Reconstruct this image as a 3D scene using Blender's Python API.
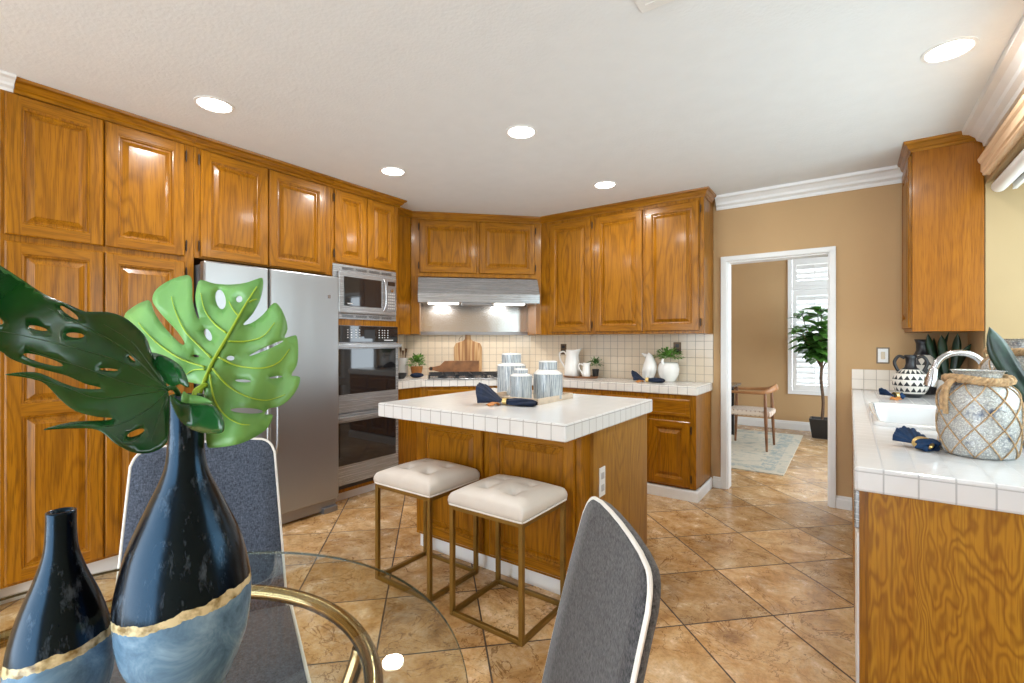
import bpy, bmesh, math, random
from mathutils import Vector, Matrix, geometry
random.seed(7)
PI = math.pi
for o in list(bpy.data.objects): bpy.data.objects.remove(o)
COL = bpy.context.scene.collection
SC = bpy.context.scene

# ---------------------------------------------------------------- camera, world, exposure
EYE = 1.33; FPX = 472.68; YAW = math.radians(35.527)
cd = bpy.data.cameras.new('camera'); cam = bpy.data.objects.new('camera', cd); COL.objects.link(cam)
cam.location = (0, 0, EYE); cam.rotation_euler = (PI/2, 0, YAW)
cd.sensor_width = 36; cd.lens = FPX/1024*36; cd.clip_start = 0.02
SC.camera = cam
SC.view_settings.view_transform = 'Standard'; SC.view_settings.look = 'None'
SC.view_settings.gamma = 1; SC.view_settings.use_curve_mapping = False
SC.view_settings.exposure = 0.0
w = bpy.data.worlds.new('sky'); SC.world = w; w.use_nodes = True
bg = w.node_tree.nodes['Background']; bg.inputs[0].default_value = (0.80, 0.91, 1.0, 1); bg.inputs[1].default_value = 6.6

def portal(loc, rot, sx, sy):
    l = bpy.data.lights.new('sky_portal', 'AREA'); l.shape = 'RECTANGLE'; l.size = sx; l.size_y = sy
    l.cycles.is_portal = True
    o = bpy.data.objects.new('sky_portal', l); COL.objects.link(o); o.location = loc; o.rotation_euler = rot
portal((-1.4, -2.24, 1.2), (PI/2, 0, PI), 3.6, 2.3)        # faces +Y (into the room)
portal((1.12, 2.7, 1.66), (0, -PI/2, PI), 1.28, 2.7)    # faces -X
LAMP_W = 10.0
H = 2.636

FW = Vector((-math.sin(YAW), math.cos(YAW), 0)); RT = Vector((math.cos(YAW), math.sin(YAW), 0))
def at(px, py, dist):
    """world point seen at a pixel, at a given forward distance from the viewpoint"""
    return Vector((0, 0, EYE)) + FW*dist + RT*((px-512)/FPX*dist) + Vector((0, 0, -(py-341.5)/FPX*dist))

# ---------------------------------------------------------------- materials
def nmat(name):
    m = bpy.data.materials.new(name); m.use_nodes = True
    nt = m.node_tree; b = nt.nodes['Principled BSDF']
    return m, nt, b
def N(nt, typ, **kw):
    n = nt.nodes.new(typ)
    for k, v in kw.items():
        if k.startswith('i_'):
            key = k[2:]
            key = int(key) if key.isdigit() else key.replace('_', ' ')
            n.inputs[key].default_value = v
        else: setattr(n, k, v)
    return n
def MA(nt, op, a, b=None, c=None):
    n = nt.nodes.new('ShaderNodeMath'); n.operation = op
    for i, v in enumerate((a, b, c)):
        if v is None: continue
        if hasattr(v, 'default_value') or hasattr(v, 'links'): nt.links.new(v, n.inputs[i])
        else: n.inputs[i].default_value = v
    return n.outputs[0]
def ramp(nt, fac, stops, interp='LINEAR'):
    r = nt.nodes.new('ShaderNodeValToRGB'); r.color_ramp.interpolation = interp
    el = r.color_ramp.elements
    while len(el) < len(stops): el.new(0.5)
    for e, (p, c) in zip(el, stops):
        e.position = p; e.color = (*c, 1) if len(c) == 3 else c
    nt.links.new(fac, r.inputs[0]); return r.outputs[0]
def mix(nt, fac, a, b, bt='MIX'):
    n = nt.nodes.new('ShaderNodeMix'); n.data_type = 'RGBA'; n.blend_type = bt
    for s, v in ((n.inputs[0], fac), (n.inputs[6], a), (n.inputs[7], b)):
        if isinstance(v, (int, float)): s.default_value = v
        elif isinstance(v, tuple): s.default_value = (*v, 1)
        else: nt.links.new(v, s)
    return n.outputs[2]
def coords(nt, kind='Object', scale=(1, 1, 1), rot=(0, 0, 0), loc=(0, 0, 0), rnd=0):
    if kind == 'World': s = nt.nodes.new('ShaderNodeNewGeometry').outputs['Position']
    else: s = nt.nodes.new('ShaderNodeTexCoord').outputs[kind]
    if rnd:
        oi = nt.nodes.new('ShaderNodeObjectInfo')
        v = nt.nodes.new('ShaderNodeVectorMath'); v.operation = 'ADD'
        nt.links.new(s, v.inputs[0])
        k = MA(nt, 'MULTIPLY', oi.outputs['Random'], rnd)
        nt.links.new(k, v.inputs[1]); s = v.outputs[0]
    m = nt.nodes.new('ShaderNodeMapping'); m.inputs[1].default_value = loc; m.inputs[2].default_value = rot; m.inputs[3].default_value = scale
    nt.links.new(s, m.inputs[0]); return m.outputs[0]
def noise(nt, vec, scale=5, detail=3, rough=0.5, dist=0.0, out=0):
    n = nt.nodes.new('ShaderNodeTexNoise'); n.inputs['Scale'].default_value = scale; n.inputs['Detail'].default_value = detail
    n.inputs['Roughness'].default_value = rough; n.inputs['Distortion'].default_value = dist
    nt.links.new(vec, n.inputs['Vector']); return n.outputs[out]
def bump(nt, b, h, strength=0.2, dist=0.01):
    n = nt.nodes.new('ShaderNodeBump'); n.inputs['Strength'].default_value = strength; n.inputs['Distance'].default_value = dist
    nt.links.new(h, n.inputs['Height']); nt.links.new(n.outputs[0], b.inputs['Normal'])
def plain(name, col, rough=0.5, metal=0.0, coat=0.0, var=0.0, vs=8, spec=0.5, bmp=0, bs=60):
    m, nt, b = nmat(name)
    b.inputs['Roughness'].default_value = rough; b.inputs['Metallic'].default_value = metal
    b.inputs['Coat Weight'].default_value = coat; b.inputs['Specular IOR Level'].default_value = spec
    v = coords(nt)
    n = noise(nt, v, vs, 3)
    lo = tuple(c*(1-var) for c in col); hi = tuple(min(1, c*(1+var)) for c in col)
    nt.links.new(ramp(nt, n, [(0.3, lo), (0.7, hi)]), b.inputs['Base Color'])
    if bmp: bump(nt, b, noise(nt, v, bs, 3), bmp, 0.004)
    return m
def emit(name, col, s):
    m, nt, b = nmat(name); b.inputs['Base Color'].default_value = (*col, 1)
    b.inputs['Emission Color'].default_value = (*col, 1); b.inputs['Emission Strength'].default_value = s
    return m

def oak(name, light, mid, dark, horiz=False, cath=0.38, rough=0.3, ringk=120.0, hard=3.0, wav=1.0, det=2, rg=0.45):
    m, nt, b = nmat(name)
    st = (0.8, 0.8, 30) if horiz else (30, 30, 0.8)
    v1 = coords(nt, scale=st, rnd=37)
    v2 = coords(nt, scale=(8, 8, 220) if horiz else (220, 220, 8), rnd=11)
    v3 = coords(nt, scale=(wav, wav, 7) if horiz else (7, 7, wav), rnd=23)
    n1 = noise(nt, v1, 1.6, 4, 0.6)
    n2 = noise(nt, v2, 1, 2, 0.5)
    n3 = noise(nt, v3, 0.55, det, rg, 0.3)
    rings = MA(nt, 'SINE', MA(nt, 'MULTIPLY', n3, ringk))
    rings = MA(nt, 'POWER', MA(nt, 'MULTIPLY_ADD', rings, 0.5, 0.5), hard)
    base = ramp(nt, n1, [(0.3, mid), (0.7, light)])
    c = mix(nt, MA(nt, 'MULTIPLY', rings, cath), base, dark)
    pores = ramp(nt, n2, [(0.36, (1, 1, 1)), (0.5, (0, 0, 0))])
    c = mix(nt, MA(nt, 'MULTIPLY', pores, 0.42), c, dark)
    nt.links.new(c, b.inputs['Base Color'])
    b.inputs['Roughness'].default_value = rough
    b.inputs['Coat Weight'].default_value = 0.16; b.inputs['Coat Roughness'].default_value = 0.12; b.inputs['Specular IOR Level'].default_value = 0.22
    bump(nt, b, n2, 0.12, 0.001)
    return m
OK_L, OK_M, OK_D = (0.385, 0.155, 0.005), (0.27, 0.098, 0.003), (0.090, 0.028, 0.001)
oak_v = oak('oak_vertical', OK_L, OK_M, OK_D)
oak_h = oak('oak_horizontal', OK_L, OK_M, OK_D, horiz=True, cath=0.3)
oak_e = oak('oak_plain_panel', (0.42, 0.205, 0.030), (0.31, 0.138, 0.018), (0.13, 0.05, 0.007), cath=0.4, wav=1.4)
oak_b = oak('oak_bold_grain', (0.52, 0.255, 0.018), (0.45, 0.195, 0.012), (0.21, 0.070, 0.006), cath=0.6, rough=0.42, ringk=210, hard=1.6, wav=1.7, det=4, rg=0.55)
oak_r = oak('oak_orange_panel', (0.37, 0.135, 0.010), (0.27, 0.090, 0.006), (0.12, 0.035, 0.003), cath=0.2)
oak_l = oak('oak_light', (0.82, 0.60, 0.40), (0.76, 0.52, 0.33), (0.60, 0.38, 0.21), horiz=True, cath=0.2)
white_paint = plain('white_paint', (0.80, 0.80, 0.79), 0.35, var=0.02)
ceil_m = plain('ceiling_paint', (0.765, 0.79, 0.81), 0.9, var=0.015, bmp=0.5, bs=55)
wall_m = plain('beige_paint', (0.52, 0.335, 0.165), 0.75, var=0.03, vs=2, bmp=0.15, bs=90)
jamb_m = plain('cream_paint', (0.40, 0.29, 0.15), 0.7, var=0.03, vs=2)
dark_metal = plain('dark_bronze_metal', (0.05, 0.03, 0.018), 0.45, metal=0.6)
black_m = plain('black_plastic', (0.012, 0.012, 0.013), 0.3)
black_iron = plain('black_cast_iron', (0.015, 0.015, 0.017), 0.55, var=0.2)
black_glass = plain('black_oven_glass', (0.012, 0.012, 0.014), 0.04, coat=0.6)
white_glaze = plain('white_glazed_ceramic', (0.82, 0.81, 0.78), 0.18, coat=0.5, var=0.02)
sink_m = plain('white_enamel', (0.70, 0.71, 0.72), 0.12, coat=0.6)
chrome = plain('brushed_nickel', (0.50, 0.50, 0.51), 0.2, metal=1)
gold_frame = plain('antique_gold_metal', (0.25, 0.145, 0.03), 0.42, metal=0.65, var=0.15)
brass = plain('polished_brass_tube', (0.40, 0.30, 0.16), 0.16, metal=1.0, var=0.1)
gold_m = plain('gold_ring_metal', (0.75, 0.55, 0.22), 0.3, metal=0.9)
cream_leather = plain('cream_leather', (0.66, 0.60, 0.54), 0.42, var=0.05, vs=6, bmp=0.15, bs=120)
piping_m = plain('white_piping', (0.80, 0.76, 0.70), 0.5)
light_grey = plain('light_grey_print', (0.6, 0.6, 0.6), 0.5)
terracotta = plain('orange_clay', (0.50, 0.19, 0.045), 0.6, var=0.2, vs=20)
leaf_g = plain('green_leaves', (0.06, 0.17, 0.03), 0.45, var=0.6, vs=25)
leaf_bright = plain('bright_green_leaves', (0.13, 0.30, 0.045), 0.45, var=0.6, vs=25)
leaf_dk = plain('dark_snake_leaf', (0.008, 0.034, 0.016), 0.35, var=0.7, vs=18)
soil_m = plain('dark_soil', (0.03, 0.02, 0.012), 0.9, var=0.3)
bark_m = plain('brown_bark', (0.10, 0.06, 0.035), 0.8, var=0.3, vs=40)
lamp_m = emit('lamp_lens', (1.0, 0.97, 0.92), 14)
walnut = plain('walnut_stain', (0.20, 0.085, 0.03), 0.4, var=0.35, vs=12, coat=0.2)
navy = plain('navy_cloth', (0.004, 0.012, 0.036), 0.85, var=0.4, vs=30, bmp=0.3, bs=300)
blue_cloth = plain('blue_cloth', (0.006, 0.034, 0.10), 0.85, var=0.4, vs=30, bmp=0.3, bs=300)
rope_m = plain('jute_rope', (0.48, 0.31, 0.16), 0.85, var=0.35, vs=80, bmp=0.5, bs=300)
light_wood = plain('washed_wood', (0.62, 0.50, 0.38), 0.5, var=0.15, vs=14)

def steel(name, col=(0.36, 0.37, 0.38), rough=0.30, horiz=False, metal=0.8):
    m, nt, b = nmat(name)
    v = coords(nt, scale=(2, 2, 260) if horiz else (260, 260, 2))
    n = noise(nt, v, 1, 3)
    big = noise(nt, coords(nt, scale=(3, 3, 0.5)), 1.3, 1)
    nt.links.new(ramp(nt, n, [(0.2, tuple(c*0.99 for c in col)), (0.8, col)]), b.inputs['Base Color'])
    b.inputs['Metallic'].default_value = metal
    r = MA(nt, 'MULTIPLY_ADD', n, 0.05, rough-0.025); nt.links.new(r, b.inputs['Roughness'])
    bump(nt, b, MA(nt, 'MULTIPLY', big, 10.0), 0.25, 0.002)
    return m
steel_v = steel('brushed_steel_vertical')
steel_h = steel('brushed_steel_horizontal', horiz=True, rough=0.27, metal=0.6)
steel_dk = steel('dark_steel', (0.30, 0.30, 0.31), 0.35, horiz=True)

def gridline(nt, s, off, pitch, wid):
    f = MA(nt, 'PINGPONG', MA(nt, 'ADD', s, pitch*200-off), pitch/2)      # 0 on the line
    return MA(nt, 'LESS_THAN', f, wid/2)
def sep(nt, v):
    n = nt.nodes.new('ShaderNodeSeparateXYZ'); nt.links.new(v, n.inputs[0]); return n.outputs
def tile_mat(name, ox, oy, oz, od, col=(0.82, 0.80, 0.77), grout=(0.36, 0.34, 0.33), pitch=0.078, wid=0.0042, zpitch=None):
    m, nt, b = nmat(name)
    g = nt.nodes.new('ShaderNodeNewGeometry')
    P = sep(nt, g.outputs['Position']); Nn = sep(nt, g.outputs['True Normal'])
    ax, ay, az = [MA(nt, 'ABSOLUTE', Nn[i]) for i in range(3)]
    terms = []
    lx = MA(nt, 'MULTIPLY', gridline(nt, P[0], ox, pitch, wid), MA(nt, 'LESS_THAN', ax, 0.4))
    ly = MA(nt, 'MULTIPLY', gridline(nt, P[1], oy, pitch, wid), MA(nt, 'LESS_THAN', ay, 0.4))
    lz = MA(nt, 'MULTIPLY', gridline(nt, P[2], oz, pitch, wid*0.8), MA(nt, 'LESS_THAN', az, 0.4))
    dd = MA(nt, 'MULTIPLY', MA(nt, 'ADD', P[0], P[1]), 0.70711)
    isd = MA(nt, 'MULTIPLY', MA(nt, 'GREATER_THAN', ax, 0.6), MA(nt, 'GREATER_THAN', ay, 0.6))
    ld = MA(nt, 'MULTIPLY', gridline(nt, dd, od, pitch, wid), isd)
    # do not let x / y lines run on the diagonal face
    mm = MA(nt, 'MAXIMUM', MA(nt, 'MAXIMUM', lx, ly), MA(nt, 'MAXIMUM', lz, ld))
    vn = noise(nt, g.outputs['Position'], 9, 2)
    tc = ramp(nt, vn, [(0.3, tuple(c*0.95 for c in col)), (0.7, col)])
    nt.links.new(mix(nt, mm, tc, grout), b.inputs['Base Color'])
    nt.links.new(MA(nt, 'MULTIPLY_ADD', mm, 0.5, 0.13), b.inputs['Roughness'])
    bump(nt, b, MA(nt, 'SUBTRACT', 1.0, mm), 0.5, 0.002)
    return m
tile_top = tile_mat('white_worktop_tile', -1.05, 1.895, 0.942, 0.0, zpitch=9, pitch=0.0785, col=(0.78, 0.78, 0.77))
tile_back = tile_mat('cream_wall_tile', -1.0145, 4.59, 0.948, 0.02, col=(0.76, 0.64, 0.49), grout=(0.36, 0.29, 0.22), pitch=0.077)
tile_right = tile_mat('white_sink_worktop_tile', 0.003, 1.752, 0.942, 0.0, col=(0.76, 0.76, 0.77), grout=(0.47, 0.47, 0.48))
tile_lowback = tile_mat('cream_low_splash_tile', 0.012, 4.59, 0.958, 0.0, col=(0.78, 0.70, 0.60), grout=(0.45, 0.38, 0.32))

def floor_mat():
    m, nt, b = nmat('travertine_floor_tile')
    g = nt.nodes.new('ShaderNodeNewGeometry'); P = sep(nt, g.outputs['Position'])
    u = MA(nt, 'ADD', P[0], P[1]); v = MA(nt, 'SUBTRACT', P[1], P[0])
    p = 0.66
    us = MA(nt, 'DIVIDE', MA(nt, 'ADD', u, p*40-2.302), p); vs_ = MA(nt, 'DIVIDE', MA(nt, 'ADD', v, p*40-2.906), p)
    gu = MA(nt, 'PINGPONG', us, 0.5); gv = MA(nt, 'PINGPONG', vs_, 0.5)
    d = MA(nt, 'MINIMUM', gu, gv); line = MA(nt, 'LESS_THAN', d, 0.0085)
    cu = nt.nodes.new('ShaderNodeCombineXYZ'); nt.links.new(MA(nt, 'FLOOR', us), cu.inputs[0]); nt.links.new(MA(nt, 'FLOOR', vs_), cu.inputs[1])
    wn = nt.nodes.new('ShaderNodeTexWhiteNoise'); wn.noise_dimensions = '3D'; nt.links.new(cu.outputs[0], wn.inputs[0])
    off = nt.nodes.new('ShaderNodeVectorMath'); off.operation = 'MULTIPLY_ADD'
    nt.links.new(wn.outputs[1], off.inputs[0]); off.inputs[1].default_value = (9, 9, 9); nt.links.new(g.outputs['Position'], off.inputs[2])
    pos = off.outputs[0]
    n1 = noise(nt, pos, 2.4, 6, 0.66, 0.3); n2 = noise(nt, pos, 7, 9, 0.74, 0.35); n3 = noise(nt, pos, 60, 5, 0.75)
    c = ramp(nt, n1, [(0.34, (0.26, 0.115, 0.035)), (0.45, (0.54, 0.285, 0.095)), (0.57, (0.66, 0.43, 0.21)), (0.70, (0.74, 0.58, 0.39))])
    c2 = ramp(nt, n2, [(0.34, (0.21, 0.105, 0.04)), (0.48, (0.56, 0.35, 0.16)), (0.62, (0.78, 0.63, 0.43))])
    c = mix(nt, 0.5, c, c2)
    c = mix(nt, MA(nt, 'MULTIPLY', ramp(nt, n3, [(0.35, (1, 1, 1)), (0.5, (0, 0, 0))]), 0.30), c, (0.20, 0.11, 0.055))
    # thin rusty veins
    vein = MA(nt, 'ABSOLUTE', MA(nt, 'SUBTRACT', noise(nt, pos, 3.2, 5, 0.6, 1.0), 0.5))
    c = mix(nt, MA(nt, 'MULTIPLY', MA(nt, 'LESS_THAN', vein, 0.006), 0.6), c, (0.17, 0.07, 0.02))
    tone = MA(nt, 'MULTIPLY_ADD', wn.outputs[0], 0.30, 0.86)
    cc = nt.nodes.new('ShaderNodeVectorMath'); cc.operation = 'SCALE'; nt.links.new(c, cc.inputs[0]); nt.links.new(tone, cc.inputs[3])
    nt.links.new(mix(nt, line, cc.outputs[0], (0.06, 0.035, 0.022)), b.inputs['Base Color'])
    nt.links.new(MA(nt, 'MULTIPLY_ADD', line, 0.4, MA(nt, 'MULTIPLY_ADD', n2, 0.25, 0.12)), b.inputs['Roughness'])
    bump(nt, b, MA(nt, 'SUBTRACT', MA(nt, 'MULTIPLY', n3, 0.15), line), 0.35, 0.003)
    return m
floor_m = floor_mat()

def fabric(name, a, bcol):
    m, nt, b = nmat(name)
    v = coords(nt)
    n = noise(nt, coords(nt, scale=(1, 1, 0.35)), 300, 3, 0.7); n2 = noise(nt, coords(nt, scale=(1, 1, 2.5)), 90, 3, 0.7)
    f = MA(nt, 'MULTIPLY_ADD', n, 0.6, MA(nt, 'MULTIPLY', n2, 0.4))
    nt.links.new(ramp(nt, f, [(0.38, a), (0.62, bcol)]), b.inputs['Base Color'])
    b.inputs['Roughness'].default_value = 0.95; b.inputs['Sheen Weight'].default_value = 0.2
    bump(nt, b, f, 0.5, 0.001); return m
fabric_m = fabric('charcoal_heather_fabric', (0.008, 0.008, 0.010), (0.105, 0.098, 0.100))
fabric_b = fabric('blue_grey_heather_fabric', (0.018, 0.024, 0.040), (0.10, 0.12, 0.165))

def glass_mat():
    m = bpy.data.materials.new('clear_table_glass'); m.use_nodes = True; nt = m.node_tree; nt.nodes.clear()
    o = nt.nodes.new('ShaderNodeOutputMaterial'); t = nt.nodes.new('ShaderNodeBsdfTransparent'); t.inputs[0].default_value = (0.90, 0.93, 0.91, 1)
    g = nt.nodes.new('ShaderNodeBsdfGlossy'); g.inputs['Roughness'].default_value = 0.01
    lw = nt.nodes.new('ShaderNodeLayerWeight'); lw.inputs[0].default_value = 0.5
    f5 = MA(nt, 'POWER', lw.outputs['Facing'], 5.0); fac = MA(nt, 'MULTIPLY_ADD', f5, 0.9, 0.035)
    mx = nt.nodes.new('ShaderNodeMixShader'); nt.links.new(fac, mx.inputs[0]); nt.links.new(t.outputs[0], mx.inputs[1]); nt.links.new(g.outputs[0], mx.inputs[2])
    nt.links.new(mx.outputs[0], o.inputs[0]); return m
glass_m = glass_mat()
edge_glass = plain('green_glass_edge', (0.05, 0.06, 0.04), 0.1)

def vase_mat(z0, k, name):
    m, nt, b = nmat(name)
    tc = nt.nodes.new('ShaderNodeTexCoord').outputs['Object']; P = sep(nt, tc)
    lat = MA(nt, 'ADD', MA(nt, 'MULTIPLY', P[0], RT.x), MA(nt, 'MULTIPLY', P[1], RT.y))
    nz = noise(nt, tc, 26, 4, 0.6); nb = noise(nt, coords(nt, scale=(1, 1, 0.15)), 60, 3)
    s = MA(nt, 'SUBTRACT', P[2], MA(nt, 'MULTIPLY_ADD', lat, k, z0))
    s = MA(nt, 'ADD', s, MA(nt, 'MULTIPLY_ADD', nz, 0.022, -0.011))
    isblk = MA(nt, 'GREATER_THAN', s, 0.006); isgold = MA(nt, 'MULTIPLY', MA(nt, 'GREATER_THAN', s, -0.006), MA(nt, 'LESS_THAN', s, 0.006))
    n4 = noise(nt, tc, 14, 5, 0.7, 0.8)
    blue = ramp(nt, n4, [(0.3, (0.07, 0.13, 0.20)), (0.5, (0.15, 0.26, 0.38)), (0.68, (0.28, 0.42, 0.55))])
    wp = noise(nt, coords(nt, scale=(1, 1, 0.3)), 38, 5, 0.75)
    blk = ramp(nt, wp, [(0.54, (0.003, 0.003, 0.004)), (0.66, (0.06, 0.075, 0.095))])
    c = mix(nt, isblk, blue, blk)
    gold = ramp(nt, noise(nt, tc, 60, 3), [(0.35, (0.25, 0.16, 0.05)), (0.55, (0.75, 0.62, 0.36))])
    c = mix(nt, isgold, c, gold)
    nt.links.new(c, b.inputs['Base Color'])
    nt.links.new(MA(nt, 'MULTIPLY_ADD', nb, 0.15, 0.14), b.inputs['Roughness'])
    b.inputs['Specular IOR Level'].default_value = 0.42; b.inputs['Specular Tint'].default_value = (0.30, 0.62, 1.0, 1); b.inputs['Coat Roughness'].default_value = 0.12  # blue specular tint stands in for blue sky reflected from a window
    bump(nt, b, noise(nt, tc, 45, 3), 0.12, 0.003); return m

def pattern_vase_mat(name, n_u, row, z_lo, z_hi):
    m, nt, b = nmat(name)
    tc = nt.nodes.new('ShaderNodeTexCoord').outputs['Object']; P = sep(nt, tc)
    a = MA(nt, 'ARCTAN2', P[1], P[0]); u = MA(nt, 'PINGPONG', MA(nt, 'ADD', MA(nt, 'MULTIPLY', a, n_u/(2*PI)), 50.0), 0.5)
    v = MA(nt, 'FRACT', MA(nt, 'DIVIDE', P[2], row))
    tri = MA(nt, 'LESS_THAN', v, MA(nt, 'MULTIPLY_ADD', u, -1.5, 0.72))
    band = MA(nt, 'MULTIPLY', MA(nt, 'GREATER_THAN', P[2], z_lo), MA(nt, 'LESS_THAN', P[2], z_hi))
    wht = MA(nt, 'MULTIPLY', band, MA(nt, 'SUBTRACT', 1.0, tri))
    nt.links.new(mix(nt, wht, (0.012, 0.012, 0.016), (0.72, 0.68, 0.62)), b.inputs['Base Color'])
    b.inputs['Roughness'].default_value = 0.3; return m

def canister_mat():
    m, nt, b = nmat('blue_striped_ceramic')
    tc = nt.nodes.new('ShaderNodeTexCoord').outputs['Object']; P = sep(nt, tc)
    a = MA(nt, 'ARCTAN2', P[1], P[0])
    cx = nt.nodes.new('ShaderNodeCombineXYZ'); nt.links.new(MA(nt, 'MULTIPLY', a, 9.0), cx.inputs[0]); nt.links.new(MA(nt, 'MULTIPLY', P[2], 5.0), cx.inputs[1])
    n = noise(nt, cx.outputs[0], 1.6, 3, 0.6)
    c = ramp(nt, n, [(0.34, (0.12, 0.15, 0.18)), (0.45, (0.31, 0.35, 0.38)), (0.56, (0.50, 0.54, 0.56)), (0.7, (0.66, 0.68, 0.67))])
    nt.links.new(c, b.inputs['Base Color']); b.inputs['Roughness'].default_value = 0.25; b.inputs['Coat Weight'].default_value = 0.3
    return m
canister_m = canister_mat()

def jar_mat():
    m, nt, b = nmat('bubbled_silvered_glass')
    v = coords(nt)
    vo = nt.nodes.new('ShaderNodeTexVoronoi'); vo.inputs['Scale'].default_value = 210; nt.links.new(v, vo.inputs[0])
    n = noise(nt, v, 13, 4, 0.7)
    c = ramp(nt, vo.outputs[0], [(0.15, (0.92, 0.92, 0.89)), (0.55, (0.50, 0.52, 0.51))])
    c = mix(nt, ramp(nt, n, [(0.58, (0, 0, 0)), (0.68, (1, 1, 1))]), c, (0.12, 0.15, 0.22))
    nt.links.new(c, b.inputs['Base Color'])
    b.inputs['Metallic'].default_value = 0.12; b.inputs['Roughness'].default_value = 0.16; b.inputs['Coat Weight'].default_value = 0.7
    b.inputs['Transmission Weight'].default_value = 0.25
    bump(nt, b, vo.outputs[0], 0.7, 0.002); return m
jar_m = jar_mat()

def leaf_mat(name, lo, hi, rough, under=None):
    m, nt, b = nmat(name)
    v = coords(nt); n = noise(nt, v, 9, 4, 0.6)
    nt.links.new(ramp(nt, n, [(0.3, lo), (0.7, hi)]), b.inputs['Base Color'])
    b.inputs['Roughness'].default_value = rough; b.inputs['Subsurface Weight'].default_value = 0.0
    b.inputs['Coat Weight'].default_value = 0.25; b.inputs['Coat Roughness'].default_value = 0.2
    bump(nt, b, noise(nt, v, 60, 3), 0.1, 0.002); return m
mon_under = leaf_mat('pale_leaf_underside', (0.11, 0.31, 0.065), (0.17, 0.40, 0.10), 0.45)
mon_dark = leaf_mat('glossy_dark_leaf', (0.002, 0.038, 0.007), (0.008, 0.090, 0.016), 0.22)
vein_m = plain('lime_leaf_vein', (0.38, 0.56, 0.04), 0.5, var=0.1)
vein_dk = plain('dark_leaf_vein', (0.02, 0.085, 0.02), 0.3)

def rug_mat():
    m, nt, b = nmat('faded_floral_rug')
    g = nt.nodes.new('ShaderNodeTexCoord').outputs['Object']
    n = noise(nt, g, 5.5, 6, 0.7, 1.5); n2 = noise(nt, g, 90, 2)
    c = ramp(nt, n, [(0.32, (0.20, 0.27, 0.28)), (0.42, (0.46, 0.45, 0.38)), (0.50, (0.62, 0.56, 0.45))])
    P = sep(nt, g)
    ex = MA(nt, 'SUBTRACT', 1.10, MA(nt, 'ABSOLUTE', P[0])); ey = MA(nt, 'SUBTRACT', 1.22, MA(nt, 'ABSOLUTE', P[1])); e = MA(nt, 'MINIMUM', ex, ey)
    band = MA(nt, 'MULTIPLY', MA(nt, 'GREATER_THAN', e, 0.10), MA(nt, 'LESS_THAN', e, 0.24))
    c = mix(nt, MA(nt, 'MULTIPLY', MA(nt, 'GREATER_THAN', noise(nt, g, 16, 4, 0.7), 0.5), MA(nt, 'MULTIPLY', band, 0.7)), c, (0.25, 0.33, 0.35))
    c = mix(nt, MA(nt, 'MULTIPLY', n2, 0.25), c, (0.35, 0.35, 0.30))
    nt.links.new(c, b.inputs['Base Color']); b.inputs['Roughness'].default_value = 0.95
    bump(nt, b, n2, 0.4, 0.003); return m
rug_m = rug_mat()
def woven_mat():
    m, nt, b = nmat('woven_cream_cord')
    v = coords(nt); P = sep(nt, v)
    a = MA(nt, 'GREATER_THAN', MA(nt, 'SINE', MA(nt, 'MULTIPLY', MA(nt, 'ADD', P[0], P[1]), 130)), 0.3)
    c = MA(nt, 'MULTIPLY', a, MA(nt, 'GREATER_THAN', MA(nt, 'SINE', MA(nt, 'MULTIPLY', MA(nt, 'SUBTRACT', P[0], P[1]), 130)), -0.2))
    nt.links.new(mix(nt, MA(nt, 'MULTIPLY', c, 0.8), (0.72, 0.62, 0.52), (0.28, 0.13, 0.08)), b.inputs['Base Color'])
    b.inputs['Roughness'].default_value = 0.8; return m
woven_m = woven_mat()
def board_mat():
    m, nt, b = nmat('striped_acacia_board')
    v = coords(nt, scale=(26, 1, 1)); n = noise(nt, v, 1, 1); f = noise(nt, coords(nt, scale=(120, 120, 3)), 1, 3)
    c = ramp(nt, n, [(0.38, (0.26, 0.11, 0.035)), (0.47, (0.50, 0.27, 0.10)), (0.56, (0.66, 0.42, 0.20)), (0.64, (0.36, 0.16, 0.055))])
    c = mix(nt, MA(nt, 'MULTIPLY', f, 0.3), c, (0.20, 0.09, 0.03))
    nt.links.new(c, b.inputs['Base Color']); b.inputs['Roughness'].default_value = 0.45; return m
board_m = board_mat()

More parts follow.
